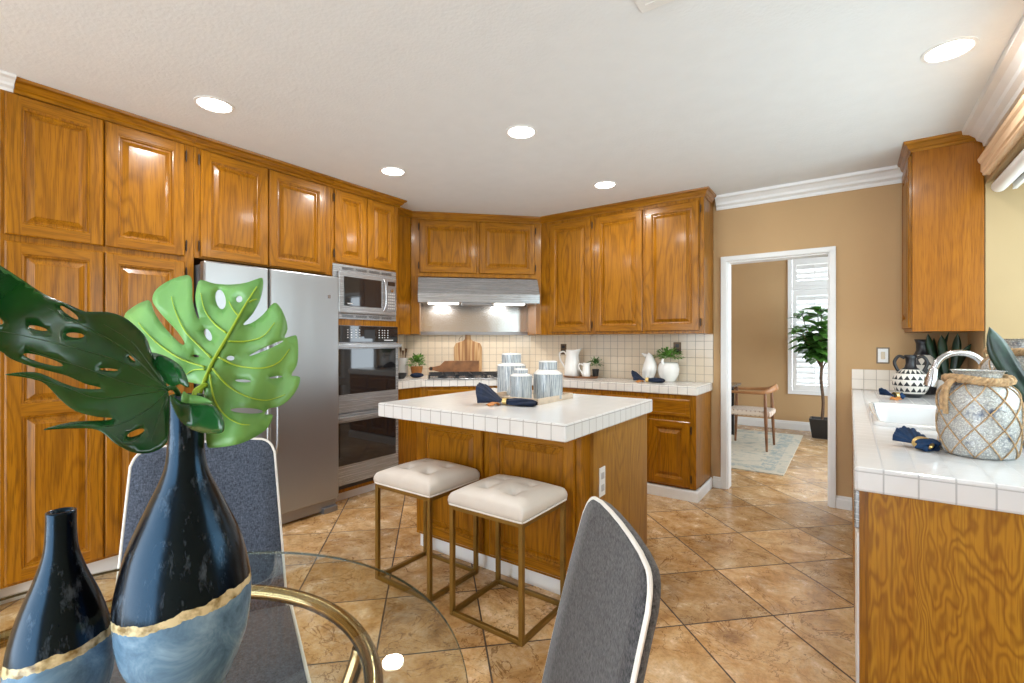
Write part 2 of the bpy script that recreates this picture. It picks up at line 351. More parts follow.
# ---------------------------------------------------------------- mesh helpers
class MB:
    def __init__(s): s.v = []; s.f = []; s.mi = []; s.cur = 0
    def add(s, vs, fs, mi=None):
        n = len(s.v); s.v += [tuple(v) for v in vs]
        for f in fs: s.f.append(tuple(i+n for i in f)); s.mi.append(s.cur if mi is None else mi)
        return s
    def box(s, x0, y0, z0, x1, y1, z1, mi=None):
        vs = [(x, y, z) for x in (x0, x1) for y in (y0, y1) for z in (z0, z1)]
        return s.add(vs, [(0, 1, 3, 2), (4, 6, 7, 5), (0, 4, 5, 1), (2, 3, 7, 6), (0, 2, 6, 4), (1, 5, 7, 3)], mi)
    def prism(s, poly, z0, z1, mi=None):
        n = len(poly); vs = [(x, y, z0) for x, y in poly]+[(x, y, z1) for x, y in poly]
        return s.add(vs, [tuple(range(n))[::-1], tuple(range(n, 2*n))]+[(i, (i+1) % n, n+(i+1) % n, n+i) for i in range(n)], mi)
    def plate(s, poly, y0, y1, mi=None):
        """outline in x,z extruded in y"""
        n = len(poly); vs = [(x, y0, z) for x, z in poly]+[(x, y1, z) for x, z in poly]
        return s.add(vs, [tuple(range(n)), tuple(range(n, 2*n))[::-1]]+[((i+1) % n, i, n+i, n+(i+1) % n) for i in range(n)], mi)
    def lathe(s, prof, seg=40, cx=0, cy=0, mi=None, cap=True):
        vs = []; fs = []
        for r, z in prof:
            for k in range(seg): vs.append((cx+r*math.cos(2*PI*k/seg), cy+r*math.sin(2*PI*k/seg), z))
        for i in range(len(prof)-1):
            for k in range(seg):
                a = i*seg+k; b_ = i*seg+(k+1) % seg; fs.append((a, b_, b_+seg, a+seg))
        if cap:
            if prof[0][0] > 1e-5: fs.append(tuple(range(seg))[::-1])
            if prof[-1][0] > 1e-5: fs.append(tuple(range((len(prof)-1)*seg, len(prof)*seg)))
        return s.add(vs, fs, mi)
    def tube(s, pts, r, seg=10, closed=False, mi=None, flat=None):
        pts = [Vector(p) for p in pts]; n = len(pts); vs = []; fs = []
        rs = r if isinstance(r, (list, tuple)) else [r]*n
        T = []
        for i in range(n):
            a = pts[(i-1) % n] if closed or i else pts[i]; b_ = pts[(i+1) % n] if closed or i < n-1 else pts[i]
            T.append((b_-a).normalized())
        up = Vector((0, 0, 1))
        if abs(T[0].dot(up)) > 0.9: up = Vector((1, 0, 0))
        nrm = (up-T[0]*up.dot(T[0])).normalized()
        for i in range(n):
            nrm = (nrm-T[i]*nrm.dot(T[i])).normalized(); bn = T[i].cross(nrm)
            for k in range(seg):
                a = 2*PI*k/seg; vs.append(pts[i]+(nrm*math.cos(a)+bn*math.sin(a)*(flat or 1))*rs[i])
        for i in range(n if closed else n-1):
            for k in range(seg):
                a = i*seg+k; b_ = i*seg+(k+1) % seg; c = ((i+1) % n)*seg+(k+1) % seg; d = ((i+1) % n)*seg+k; fs.append((a, d, c, b_))
        if not closed: fs += [tuple(range(seg)), tuple(range((n-1)*seg, n*seg))[::-1]]
        return s.add(vs, fs, mi)
    def sq(s, a, b, w):
        """square bar between two axis-aligned points"""
        a = Vector(a); b = Vector(b); h = w/2
        lo = [min(a[i], b[i])-h for i in range(3)]; hi = [max(a[i], b[i])+h for i in range(3)]
        return s.box(*lo, *hi)
    def sweep(s, path, prof, closed_prof=True, mi=None):
        """profile (out, z) swept along an x,y path; 'out' is to the right of travel"""
        n = len(path); vs = []; fs = []; m = len(prof)
        for i in range(n):
            p = Vector(path[i]).to_2d()
            d0 = (Vector(path[i])-Vector(path[i-1])).to_2d().normalized() if i else None
            d1 = (Vector(path[i+1])-Vector(path[i])).to_2d().normalized() if i < n-1 else None
            if d0 is None: d0 = d1
            if d1 is None: d1 = d0
            r0 = Vector((d0.y, -d0.x)); r1 = Vector((d1.y, -d1.x)); b_ = (r0+r1).normalized(); k = 1/max(0.3, b_.dot(r0))
            for o, z in prof: vs.append((p.x+b_.x*o*k, p.y+b_.y*o*k, z))
        for i in range(n-1):
            for j in range(m): fs.append((i*m+j, (i+1)*m+j, (i+1)*m+(j+1) % m, i*m+(j+1) % m))
        fs += [tuple(range(m)), tuple(range((n-1)*m, n*m))[::-1]]
        return s.add(vs, fs, mi)
    def grid(s, fn, nu, nv, mi=None):
        vs = [fn(i/nu, j/nv) for i in range(nu+1) for j in range(nv+1)]
        fs = [(i*(nv+1)+j, (i+1)*(nv+1)+j, (i+1)*(nv+1)+j+1, i*(nv+1)+j+1) for i in range(nu) for j in range(nv)]
        return s.add(vs, fs, mi)
    def build(s, name, mats, parent=None, smooth=False, bevel=0, solid=0, sub=0, loc=None, rz=0, kind=None, label=None):
        me = bpy.data.meshes.new(name); me.from_pydata(s.v, [], s.f)
        for m in (mats if isinstance(mats, (list, tuple)) else [mats]): me.materials.append(m)
        me.polygons.foreach_set('material_index', s.mi)
        bm = bmesh.new(); bm.from_mesh(me); bmesh.ops.recalc_face_normals(bm, faces=bm.faces); bm.to_mesh(me); bm.free()
        o = bpy.data.objects.new(name, me); COL.objects.link(o)
        if smooth:
            me.polygons.foreach_set('use_smooth', [True]*len(me.polygons))
            if smooth != 'all':
                try: me.set_sharp_from_angle(angle=math.radians(40))
                except Exception: pass
        if solid: md = o.modifiers.new('thickness', 'SOLIDIFY'); md.thickness = solid; md.offset = 0
        if sub: md = o.modifiers.new('smooth', 'SUBSURF'); md.levels = sub; md.render_levels = sub
        if bevel:
            md = o.modifiers.new('bevel', 'BEVEL'); md.width = bevel; md.segments = 2; md.limit_method = 'ANGLE'; md.angle_limit = math.radians(40)
        if parent: o.parent = parent
        if loc: o.location = loc
        o.rotation_euler.z = rz
        if kind: o['kind'] = kind
        if label: o['label'] = label
        return o
def thing(name, label, cat, loc=(0, 0, 0), rz=0, group=None):
    o = bpy.data.objects.new(name, None); COL.objects.link(o); o.empty_display_size = 0.1
    o.location = loc; o.rotation_euler.z = rz; o['label'] = label; o['category'] = cat
    if group: o['group'] = group
    return o
def tag(o, label, cat, group=None):
    o['label'] = label; o['category'] = cat
    if group: o['group'] = group
    return o
def copy_tree(o, parent=None):
    c = o.copy(); COL.objects.link(c); c.parent = parent
    for ch in [x for x in bpy.data.objects if x.parent == o]: copy_tree(ch, c)
    return c
def S(name, mb, m, **kw): return mb.build(name, m, kind='structure', **kw)
def box(*a, **k): return MB().box(*a, **k)
def smooth_pts(P, n=5, closed=False):
    P = [Vector(p) for p in P]; L = len(P); out = []
    for i in range(L if closed else L-1):
        a = P[(i-1) % L] if closed or i else P[i]; b_ = P[i]; c = P[(i+1) % L]; d = P[(i+2) % L] if closed or i+2 < L else P[(i+1) % L]
        for k in range(n):
            t = k/n; out.append(0.5*((2*b_)+(c-a)*t+(2*a-5*b_+4*c-d)*t*t+(-a+3*b_-3*c+d)*t**3))
    if not closed: out.append(P[-1])
    return out

# ---------------------------------------------------------------- room shell
XL, XR, YB = -4.03, 0.68, 4.59
S('floor', box(-4.4, -2.6, -0.10, 1.6, 8.6, 0.0), floor_m)
S('ceiling', box(-4.4, -2.6, H, 1.6, 4.70, H+0.1), ceil_m)
S('wall_left', box(XL-0.12, 0.43, 0, XL, 3.57, H), wall_m)
S('wall_nook', box(-3.9, -2.4, 0, -3.41, 0.425, H), wall_m)
S('wall_rear', box(-3.49, -2.36, 2.35, 1.0, -2.24, H).box(-3.49, -2.36, 0, -3.2, -2.24, 2.35).box(0.4, -2.36, 0, 1.0, -2.24, 2.35), wall_m)
S('wall_corner', MB().prism([(XL, 3.57), (-3.01, YB), (-3.01, YB+0.12), (-3.15, YB+0.12), (XL-0.12, 3.70), (XL-0.12, 3.57)], 0, H), wall_m)
S('wall_back', box(-3.01, YB, 0, -0.90, YB+0.12, H).box(-0.13, YB, 0, 1.35, YB+0.12, H).box(-0.90, YB, 2.05, -0.13, YB+0.12, H), wall_m)
WY0, WY1, WZ0, WZ1 = 1.35, 4.06, 1.02, 2.30
S('wall_right', box(XR, -2.4, 0, XR+0.12, WY0-0.061, H).box(XR, WY1+0.061, 0, XR+0.12, YB, H).box(XR, WY0-0.061, 0, XR+0.12, WY1+0.061, WZ0-0.051).box(XR, WY0-0.061, WZ1+0.051, XR+0.12, WY1+0.061, H), wall_m)
# window bay over the sink
wb = S('window_1', box(XR+0.001, WY0-0.06, WZ0-0.05, 1.14, WY1+0.06, WZ0).box(XR+0.001, WY0-0.06, WZ1, 1.14, WY1+0.06, WZ1+0.05)
       .box(XR+0.001, WY1, WZ0, 1.14, WY1+0.06, WZ1).box(XR+0.001, WY0-0.06, WZ0, 1.14, WY0, WZ1), jamb_m)
f = MB()
for y in (WY0, (WY0+WY1)/2-0.025, WY1-0.05): f.box(1.09, y, WZ0, 1.13, y+0.05, WZ1)
f.box(1.09, WY0, WZ0, 1.13, WY1, WZ0+0.05).box(1.09, WY0, WZ1-0.05, 1.13, WY1, WZ1)
f.build('window_frame', white_paint, wb)
box(1.108, WY0+0.05, WZ0+0.05, 1.112, WY1-0.05, WZ1-0.05).build('window_pane', glass_m, wb)
# white crown on the walls
CR = [(0.0, H-0.115), (0.012, H-0.115), (0.016, H-0.09), (0.035, H-0.075), (0.04, H-0.055), (0.062, H-0.03), (0.085, H-0.022), (0.09, H), (0.0, H)]
CR = [(a, z) for a, z in CR]
S('trim_crown_back', MB().sweep([(-0.985, YB), (XR, YB)], CR), white_paint)
CR2 = [(a*1.28, z) for a, z in CR]
S('trim_crown_right', MB().sweep([(XR, 4.02), (XR, -2.2)], CR2), white_paint)
S('trim_crown_nook', MB().sweep([(-3.41, -2.2), (-3.41, 0.474)], [(a, H-(H-z)*0.55) for a, z in CR]), white_paint)
# baseboards
BBP = [(0, 0), (0.016, 0), (0.016, 0.07), (0.011, 0.082), (0.011, 0.09), (0.005, 0.10), (0, 0.10)]
S('baseboard_back', MB().sweep([(-1.015, YB), (-0.948, YB)], BBP), white_paint)
S('baseboard_back_right', MB().sweep([(-0.088, YB), (0.08, YB)], BBP), white_paint)
# doorway casing
c = MB()
for x0, x1 in ((-0.948, -0.895), (-0.133, -0.088)):
    c.box(x0, YB-0.022, 0, x1, YB, 2.06); c.box(x0, YB+0.12, 0, x1, YB+0.14, 2.06)
c.box(-0.948, YB-0.022, 2.05, -0.088, YB, 2.093).box(-0.948, YB+0.12, 2.05, -0.088, YB+0.14, 2.093)
c.box(-0.90, YB-0.003, 0, -0.885, YB+0.125, 2.05).box(-0.143, YB-0.003, 0, -0.13, YB+0.125, 2.05).box(-0.90, YB-0.003, 2.035, -0.13, YB+0.125, 2.05)
S('door_1', c, white_paint, bevel=0.004)

# next room beyond the doorway
YF = 8.28
S('wall_far', box(-4.2, YF, 0, -0.72, YF+0.12, 2.65).box(-0.72, YF, 0, 0.5, YF+0.12, 0.58).box(0.5, YF, 0, 1.5, YF+0.12, 2.65).box(-0.72, YF, 2.585, 0.5, YF+0.12, 2.65), wall_m)
S('wall_far_left', box(-4.3, 4.71, 0, -4.2, YF, 2.65), wall_m)
S('ceiling_far', box(-4.3, 4.71, 2.65, 1.5, YF+0.1, 2.75), ceil_m)
S('wall_far_right', box(1.4, 4.71, 2.3, 1.5, YF, 2.65).box(1.4, 4.71, 0, 1.5, 5.0, 2.3).box(1.4, 7.6, 0, 1.5, YF, 2.3).box(1.4, 5.0, 0, 1.5, 7.6, 0.4), wall_m)  # unseen wall; its opening is added to let sky light in
S('baseboard_far', MB().sweep([(-4.2, YF), (1.4, YF)], [(o_, z*1.3) for o_, z in BBP]), white_paint)
portal((1.52, 6.3, 1.35), (0, -PI/2, PI), 1.9, 2.6)  # sky portal for the added opening in the unseen wall
ws = S('window_2', box(-0.76, YF-0.03, 0.54, -0.705, YF+0.02, 2.62).box(0.455, YF-0.03, 0.54, 0.51, YF+0.02, 2.62).box(-0.705, YF-0.03, 0.54, 0.455, YF+0.02, 0.598)
       .box(-0.705, YF-0.03, 2.102, 0.455, YF+0.02, 2.153).box(-0.705, YF-0.03, 2.567, 0.455, YF+0.02, 2.62), white_paint)
for (z0, z1) in ((0.60, 2.10), (2.155, 2.565)):
    for (x0, x1) in ((-0.70, -0.13), (-0.12, 0.45)):
        s = MB().box(x0, YF-0.02, z0, x0+0.055, YF+0.01, z1).box(x1-0.055, YF-0.02, z0, x1, YF+0.01, z1).box(x0+0.055, YF-0.02, z0, x1-0.055, YF+0.01, z0+0.085).box(x0+0.055, YF-0.02, z1-0.085, x1-0.055, YF+0.01, z1)
        z = z0+0.13
        while z < z1-0.10:
            a = 1.05; dy, dz = 0.043*math.cos(a), 0.043*math.sin(a)
            s.add([(x0+0.055, YF-dy, z-dz), (x1-0.055, YF-dy, z-dz), (x1-0.055, YF+dy, z+dz), (x0+0.055, YF+dy, z+dz),
                   (x0+0.055, YF-dy, z-dz+0.008), (x1-0.055, YF-dy, z-dz+0.008), (x1-0.055, YF+dy, z+dz+0.008), (x0+0.055, YF+dy, z+dz+0.008)],
                  [(0, 1, 2, 3), (7, 6, 5, 4), (0, 4, 5, 1), (1, 5, 6, 2), (2, 6, 7, 3), (3, 7, 4, 0)])
            z += 0.078
        sh = s.build('shutter_panel', white_paint, ws)
        box((x0+x1)/2-0.006, YF-0.05, z0+0.12, (x0+x1)/2+0.006, YF-0.038, z1-0.12).build('tilt_rod', white_paint, sh)

# backsplash tile
S('wall_backsplash_back', box(-3.01, YB-0.008, 0.955, -1.012, YB, 1.40), tile_back)
S('wall_backsplash_corner', MB().prism([(XL, 3.57), (XL+0.004, 3.562), (-3.002, YB-0.008), (-3.01, YB)], 0.955, 1.80), tile_back)
S('wall_backsplash_left', box(XL, 2.95, 0.955, XL+0.008, 3.57, 1.40), tile_back)
S('wall_backsplash_sink', box(0.015, YB-0.01, 0.955, XR, YB, 1.113).box(XR-0.01, 1.78, 0.955, XR, YB-0.01, 1.03), tile_lowback)

# ---------------------------------------------------------------- cabinets
def door_mb(x0, z0, x1, z1, panels=1, st=0.058, y=0.0):
    """raised panel door; local x,z; front towards -y"""
    d = MB()
    A, B = -0.019, 0.0
    A += y; B += y
    e = 0.006
    # slab edge
    d.add([(x0, B, z0), (x1, B, z0), (x1, B, z1), (x0, B, z1), (x0, A+e, z0), (x1, A+e, z0), (x1, A+e, z1), (x0, A+e, z1),
           (x0+e, A, z0+e), (x1-e, A, z0+e), (x1-e, A, z1-e), (x0+e, A, z1-e)],
          [(0, 1, 5, 4), (1, 2, 6, 5), (2, 3, 7, 6), (3, 0, 4, 7), (4, 5, 9, 8), (5, 6, 10, 9), (6, 7, 11, 10), (7, 4, 8, 11), (0, 3, 2, 1)], 0)
    xa, xb = x0+st, x1-st
    d.add([(x0+e, A, z0+e), (xa, A, z0+e), (xa, A, z1-e), (x0+e, A, z1-e)], [(0, 1, 2, 3)], 0)
    d.add([(xb, A, z0+e), (x1-e, A, z0+e), (x1-e, A, z1-e), (xb, A, z1-e)], [(0, 1, 2, 3)], 0)
    if panels == 1: regs = [(z0+st, z1-st)]
    else: regs = [(z0+st, panels-0.03), (panels+0.03, z1-st)]
    zs = [z0+e]+[q for r_ in regs for q in r_]+[z1-e]
    for i in range(0, len(zs), 2):
        d.add([(xa, A, zs[i]), (xb, A, zs[i]), (xb, A, zs[i+1]), (xa, A, zs[i+1])], [(0, 1, 2, 3)], 1)
    for ra, rb in regs:
        loops = [(0, 0), (0.003, 0.004), (0.009, 0.005), (0.012, 0.012), (0.016, 0.0145), (0.022, 0.0145), (0.046, 0.003), (0.048, 0.001)]
        vs = []; fs = []
        for ins, dep in loops: vs += [(xa+ins, A+dep, ra+ins), (xb-ins, A+dep, ra+ins), (xb-ins, A+dep, rb-ins), (xa+ins, A+dep, rb-ins)]
        for i in range(len(loops)-1):
            for k in range(4): fs.append((i*4+k, i*4+(k+1) % 4, i*4+4+(k+1) % 4, i*4+4+k))
        n = (len(loops)-1)*4; fs.append((n, n+1, n+2, n+3)); d.add(vs, fs, 0)
    return d
def drawer_mb(x0, z0, x1, z1):
    d = MB(); A = -0.019; e = 0.010
    vs = []
    for ins, y in ((0, 0), (0, A+0.008), (e, A), (0.03, A), (0.034, A+0.003), (0.038, A+0.003)):
        vs += [(x0+ins, y, z0+ins), (x1-ins, y, z0+ins), (x1-ins, y, z1-ins), (x0+ins, y, z1-ins)]
    fs = [(i*4+k, i*4+(k+1) % 4, i*4+4+(k+1) % 4, i*4+4+k) for i in range(5) for k in range(4)]+[(20, 21, 22, 23), (3, 2, 1, 0)]
    return d.add(vs, fs)
WOODCROWN = [(0, -0.065), (0.008, -0.065), (0.014, -0.05), (0.022, -0.045), (0.034, -0.022), (0.046, -0.014), (0.05, 0), (0, 0)]
def cabinet(label, loc, rz, w, d, z0, z1, doors=(), drawers=(), hinges=(), crown=None, toe=None, name='wall_cabinet', bodymat=None, top_z=H, crown_k=0.95):
    t = thing(name, label, 'cabinet', (loc[0], loc[1], 0), rz)
    box(0, 0, z0, w, d, z1).build('body', bodymat or oak_v, t, bevel=0.002)
    for k, (a, b_, c_, e, *r) in enumerate(doors):
        o = door_mb(a, b_, c_, e, *(r or [1])).build('door', [oak_v, oak_h], t)
        for hx in hinges:
            if min(abs(hx-a), abs(hx-c_)) < 0.02:
                for hz in (b_+0.07, e-0.07):
                    MB().tube([(hx, -0.012, hz-0.036), (hx, -0.012, hz-0.03), (hx, -0.012, hz-0.029), (hx, -0.012, hz+0.029), (hx, -0.012, hz+0.03), (hx, -0.012, hz+0.036)], [0.003, 0.003, 0.0055, 0.0055, 0.003, 0.003], 8).build('hinge', dark_metal, o, smooth=True)
    for a in drawers: drawer_mb(*a).build('drawer', oak_h, t)
    if crown: MB().sweep(crown, [(a*crown_k, top_z+z) for a, z in WOODCROWN]).build('crown_molding', oak_h, t)
    if toe: box(*toe).build('toe_kick', white_paint, t)
    return t
L90 = PI/2
XF = -3.40       # front plane of the left run
G = 'oak wall cabinets'
# tall pantry   local x = world y - 0.43
DL = -XL+XF-0.005
cabinet('tall oak pantry cabinet with four raised-panel doors, leftmost behind the vases', (XF, 0.43), L90, 0.843, DL, 0.11, H-0.01,
        doors=[(0.012, 1.862, 0.392, 2.565), (0.398, 1.862, 0.788, 2.565), (0.012, 0.125, 0.392, 1.83, 0.985), (0.398, 0.125, 0.788, 1.83, 0.985)],
        hinges=(0.797,), crown=[(0.045, 0), (0.843, 0)], crown_k=1.2, toe=(0, 0.09, 0, 0.843, 0.11, 0.11), name='pantry_cabinet')
cabinet('two-door oak wall cabinet directly above the refrigerator', (XF, 1.274), L90, 0.976, DL, 1.865, H-0.01,
        doors=[(0.034, 1.872, 0.466, 2.565), (0.474, 1.872, 0.925, 2.565)], hinges=(0.024,), crown=[(0, 0), (0.976, 0)], crown_k=1.2)
ov = cabinet('tall oak oven cabinet with two small doors over the microwave', (XF, 2.252), L90, 0.695, DL, 0.085, H-0.01,
        doors=[(0.028, 1.975, 0.338, 2.565), (0.346, 1.975, 0.655, 2.565)], hinges=(0.02,), crown=[(0, 0), (0.695, 0), (0.695, 0.30)], crown_k=1.2,
        toe=(0, 0.07, 0, 0.70, 0.09, 0.11), name='oven_cabinet')
# side panel beyond the refrigerator gap is the oven cabinet side; narrow upper between oven tower and hood
cabinet('narrow oak filler cabinet between the oven tower and the range hood', (-3.60, 2.95), L90, 0.335, 0.42, 1.40, H-0.01, crown=[(0, 0), (0.335, 0)])
# hood cabinet on the diagonal: front from (-3.60,3.287) to (-2.65,4.24)
r2 = math.sqrt(2)
WD = 0.95*r2
hc = cabinet('oak cabinet above the stainless range hood with two landscape doors', (-3.60, 3.29), PI/4, WD, 0.495, 1.99, H-0.01,
        doors=[(0.085, 2.03, 0.662, 2.56), (0.69, 2.03, 1.272, 2.56)], hinges=(0.075, 1.282), crown=[(0, 0), (WD, 0)])
box(0, 0, 1.405, 0.085, 0.49, 1.99).build('side_stile', oak_v, hc, bevel=0.002)
box(WD-0.055, 0, 1.405, WD, 0.47, 1.99).build('side_stile', oak_v, hc, bevel=0.002)
# back wall cabinet x -2.65..-1.012
cabinet('three-door oak wall cabinet beside the doorway, above the pitchers', (-2.65, 4.24), 0, 1.638, 0.345, 1.40, H-0.01,
        doors=[(0.115, 1.425, 0.580, 2.54), (0.625, 1.425, 1.102, 2.54), (1.128, 1.425, 1.600, 2.54)], hinges=(0.595, 1.614),
        crown=[(0, 0), (1.638, 0), (1.638, 0.25)])
# right wall upper
cabinet('single-door oak wall cabinet at right above the sink worktop', (0.335, 4.585), -L90, 0.535, 0.34, 1.395, H-0.01,
        doors=[(0.03, 1.42, 0.505, 2.555)], crown=[(0, 0), (0.535, 0), (0.535, 0.30)], bodymat=oak_r)

# base run: left stub, diagonal, back
zt0, zt1 = 0.882, 0.955
b = thing('base_cabinet', 'oak base cabinet under the cooktop in the far corner', 'cabinet', (0, 0, 0))
MB().prism([(XL+0.01, 2.95), (-3.45, 2.95), (-3.45, 3.28), (-2.67, 4.06), (-2.67, YB-0.01), (-3.03, YB-0.01), (XL+0.01, 3.58)], 0.10, 0.88).build('body', oak_v, b, bevel=0.002)
MB().prism([(XL+0.03, 2.97), (-3.50, 2.97), (-3.50, 3.30), (-2.72, 4.09), (-2.72, YB-0.03), (-3.0, YB-0.03), (XL+0.02, 3.55)], 0, 0.10).build('toe_kick', white_paint, b)
bl = MB(); dd_ = drawer_mb(0.06, 0.70, 1.04, 0.85)
o = dd_.build('drawer', oak_h, b, loc=(-3.45, 3.28, 0), rz=PI/4)
for x0 in (0.06, 0.555): door_mb(x0, 0.12, x0+0.485, 0.67).build('door', [oak_v, oak_h], b, loc=(-3.45, 3.28, 0), rz=PI/4)
cabinet('oak base cabinet with drawers and doors right of the cooktop', (-2.668, 4.06), 0, 1.638, 0.52, 0.10, 0.88,
        doors=[(0.04, 0.115, 0.40, 0.66), (0.43, 0.115, 0.79, 0.66), (0.83, 0.115, 1.21, 0.66), (1.24, 0.115, 1.59, 0.66)],
        drawers=[(0.04, 0.695, 0.79, 0.845), (0.83, 0.695, 1.21, 0.845), (1.24, 0.695, 1.59, 0.845)], hinges=(1.60,),
        toe=None, name='base_cabinet', bodymat=oak_v)
S('baseboard_base', MB().sweep([(-2.67, 4.068), (-1.03, 4.068), (-1.03, YB-0.02)], [(0, 0), (0.014, 0), (0.014, 0.075), (0.008, 0.092), (0, 0.092)]).box(-2.66, 4.08, 0, -1.035, 4.2, 0.09), white_paint)
wt = MB().prism([(XL+0.008, 2.95), (-3.42, 2.95), (-3.42, 3.27), (-2.65, 4.04), (-1.018, 4.04), (-1.018, YB-0.008), (-3.014, YB-0.008), (XL+0.008, 3.56)], zt0, zt1)
tag(wt.build('worktop', tile_mat('white_corner_worktop_tile', -1.018, 4.04, 0.948, -0.31, col=(0.82, 0.79, 0.74), pitch=0.0785), bevel=0.008), 'white tiled worktop running round the cooktop corner to the doorway', 'worktop')

# island
isl = thing('kitchen_island', 'oak kitchen island with white tiled top in the middle of the room', 'island', (-1.70, 2.6, 0))
def L(mb, ox=1.70, oy=-2.6):
    mb.v = [(x+ox, y+oy, z) for x, y, z in mb.v]; return mb
L(box(-2.30, 2.15, 0.085, -1.105, 3.03, 0.868)).build('body', oak_v, isl, bevel=0.002)
for x0, x1 in ((-2.27, -1.735), (-1.685, -1.135)):
    d = door_mb(x0, 0.105, x1, 0.845); d.v = [(x, y+2.15, z) for x, y, z in d.v]
    L(d).build('door', [oak_v, oak_h], isl)
L(box(-1.105, 2.25, 0.0, -1.085, 3.05, 0.868)).build('end_panel', oak_e, isl)
L(box(-2.28, 2.165, 0, -1.12, 3.0, 0.085)).build('toe_kick', white_paint, isl)
L(box(-2.37, 1.893, 0.868, -1.05, 3.06, 0.952)).build('tiled_top', tile_top, isl, bevel=0.008)
# outlet on island end
op = L(box(-1.085, 2.315, 0.50, -1.079, 2.385, 0.655)).build('outlet_plate', white_paint, isl, bevel=0.002)
sg = plain('socket_grey', (0.45, 0.45, 0.45), 0.4)
for z in (0.545, 0.61): L(box(-1.079, 2.333, z-0.017, -1.0765, 2.367, z+0.017)).build('socket', sg, op)

# peninsula / sink run
sk = thing('sink_cabinet', 'long oak base cabinet under the sink worktop at right', 'cabinet', (0.36, 3.2, 0))
K = lambda mb: L(mb, -0.36, -3.2)
K(box(0.030, 1.785, 0.0, 0.67, 1.805, 0.88)).build('end_panel', oak_b, sk)
K(box(0.024, 1.782, 0.0, 0.046, 1.785, 0.88)).build('corner_strip', oak_v, sk)
K(box(0.035, 2.44, 0.10, 0.67, 4.58, 0.76)).build('body', oak_v, sk)
K(box(0.035, 2.44, 0.76, 0.06, 4.58, 0.88)).build('face_rail', oak_h, sk)
K(box(0.10, 2.44, 0.0, 0.66, 4.56, 0.10)).build('toe_kick', white_paint, sk)
for k, (y0, y1) in enumerate(((2.47, 2.97), (2.98, 3.48), (3.52, 4.0), (4.01, 4.5))):
    dm = door_mb(0, 0.13, y1-y0, 0.85); dm.v = [(y+0.035, -x, z) for x, y, z in dm.v]
    dm.v = [(x, y+y1, z) for x, y, z in dm.v]; K(dm).build('door', [oak_v, oak_h], sk)
dw = thing('dishwasher', 'built-in dishwasher between the sink cabinet and the oak end panel', 'dishwasher', (0.34, 2.12, 0))
L(box(0.04, 1.815, 0.02, 0.64, 2.43, 0.875), -0.34, -2.12).build('body', steel_dk, dw)
L(box(0.018, 1.815, 0.11, 0.04, 2.43, 0.74), -0.34, -2.12).build('door', white_paint, dw, bevel=0.004)
L(box(0.012, 1.815, 0.75, 0.04, 2.43, 0.87), -0.34, -2.12).build('control_panel', steel_h, dw, bevel=0.004)
# worktop with sink hole
SX0, SX1, SY0, SY1 = 0.115, 0.44, 2.68, 3.52
X0, X1, Y0, Y1 = 0.012, XR-0.01, 1.752, YB-0.01
xs = [X0, SX0, SX1, X1]; ys = [Y0, SY0, SY1, Y1]
wt = MB()
for zz in (zt0, zt1):
    n0 = len(wt.v); wt.v += [(x, y, zz) for x in xs for y in ys]
    for i in range(3):
        for j in range(3):
            if i == 1 and j == 1: continue
            wt.f.append((n0+i*4+j, n0+(i+1)*4+j, n0+(i+1)*4+j+1, n0+i*4+j+1)); wt.mi.append(0)
def side(a, b_): wt.f.append((a, b_, b_+16, a+16)); wt.mi.append(0)
for a, b_ in ((0, 4), (4, 8), (8, 12), (12, 13), (13, 14), (14, 15), (15, 11), (11, 7), (7, 3), (3, 2), (2, 1), (1, 0), (5, 6), (6, 10), (10, 9), (9, 5)): side(a, b_)
tag(wt.build('worktop', tile_right, bevel=0.008), 'white tiled worktop with the sink, along the right wall', 'worktop')
sn = MB()
def rrect(x0, y0, x1, y1, r, n=6):
    out = []
    for cx_, cy_, a0 in ((x1-r, y1-r, 0), (x0+r, y1-r, 90), (x0+r, y0+r, 180), (x1-r, y0+r, 270)):
        for k in range(n+1): a = math.radians(a0+90*k/n); out.append((cx_+r*math.cos(a), cy_+r*math.sin(a)))
    return out
loops = [(0.028, zt1+0.0005), (0.026, zt1+0.012), (0.012, zt1+0.018), (-0.002, zt1+0.012), (-0.008, zt1-0.005), (-0.02, 0.80), (-0.05, 0.775)]
vs = []; m_ = 28
for g_, z in loops: vs += [(x, y, z) for x, y in rrect(SX0-g_, SY0-g_, SX1+g_, SY1+g_, 0.06)]
fs = [(i*m_+k, i*m_+(k+1) % m_, (i+1)*m_+(k+1) % m_, (i+1)*m_+k) for i in range(len(loops)-1) for k in range(m_)]
fs.append(tuple(range((len(loops)-1)*m_, len(loops)*m_)))
sn.add(vs, fs)
sn.v = [(x-0.28, y-3.09, z-0.955) for x, y, z in sn.v]
so = thing('sink', 'white enamel drop-in sink set in the right worktop', 'sink', (0.28, 3.09, 0.955))
sn.build('basin', sink_m, so, smooth='all')
MB().lathe([(0.04, -0.1785), (0.042, -0.176), (0.03, -0.175)], 20).build('drain', chrome, so, smooth=True)
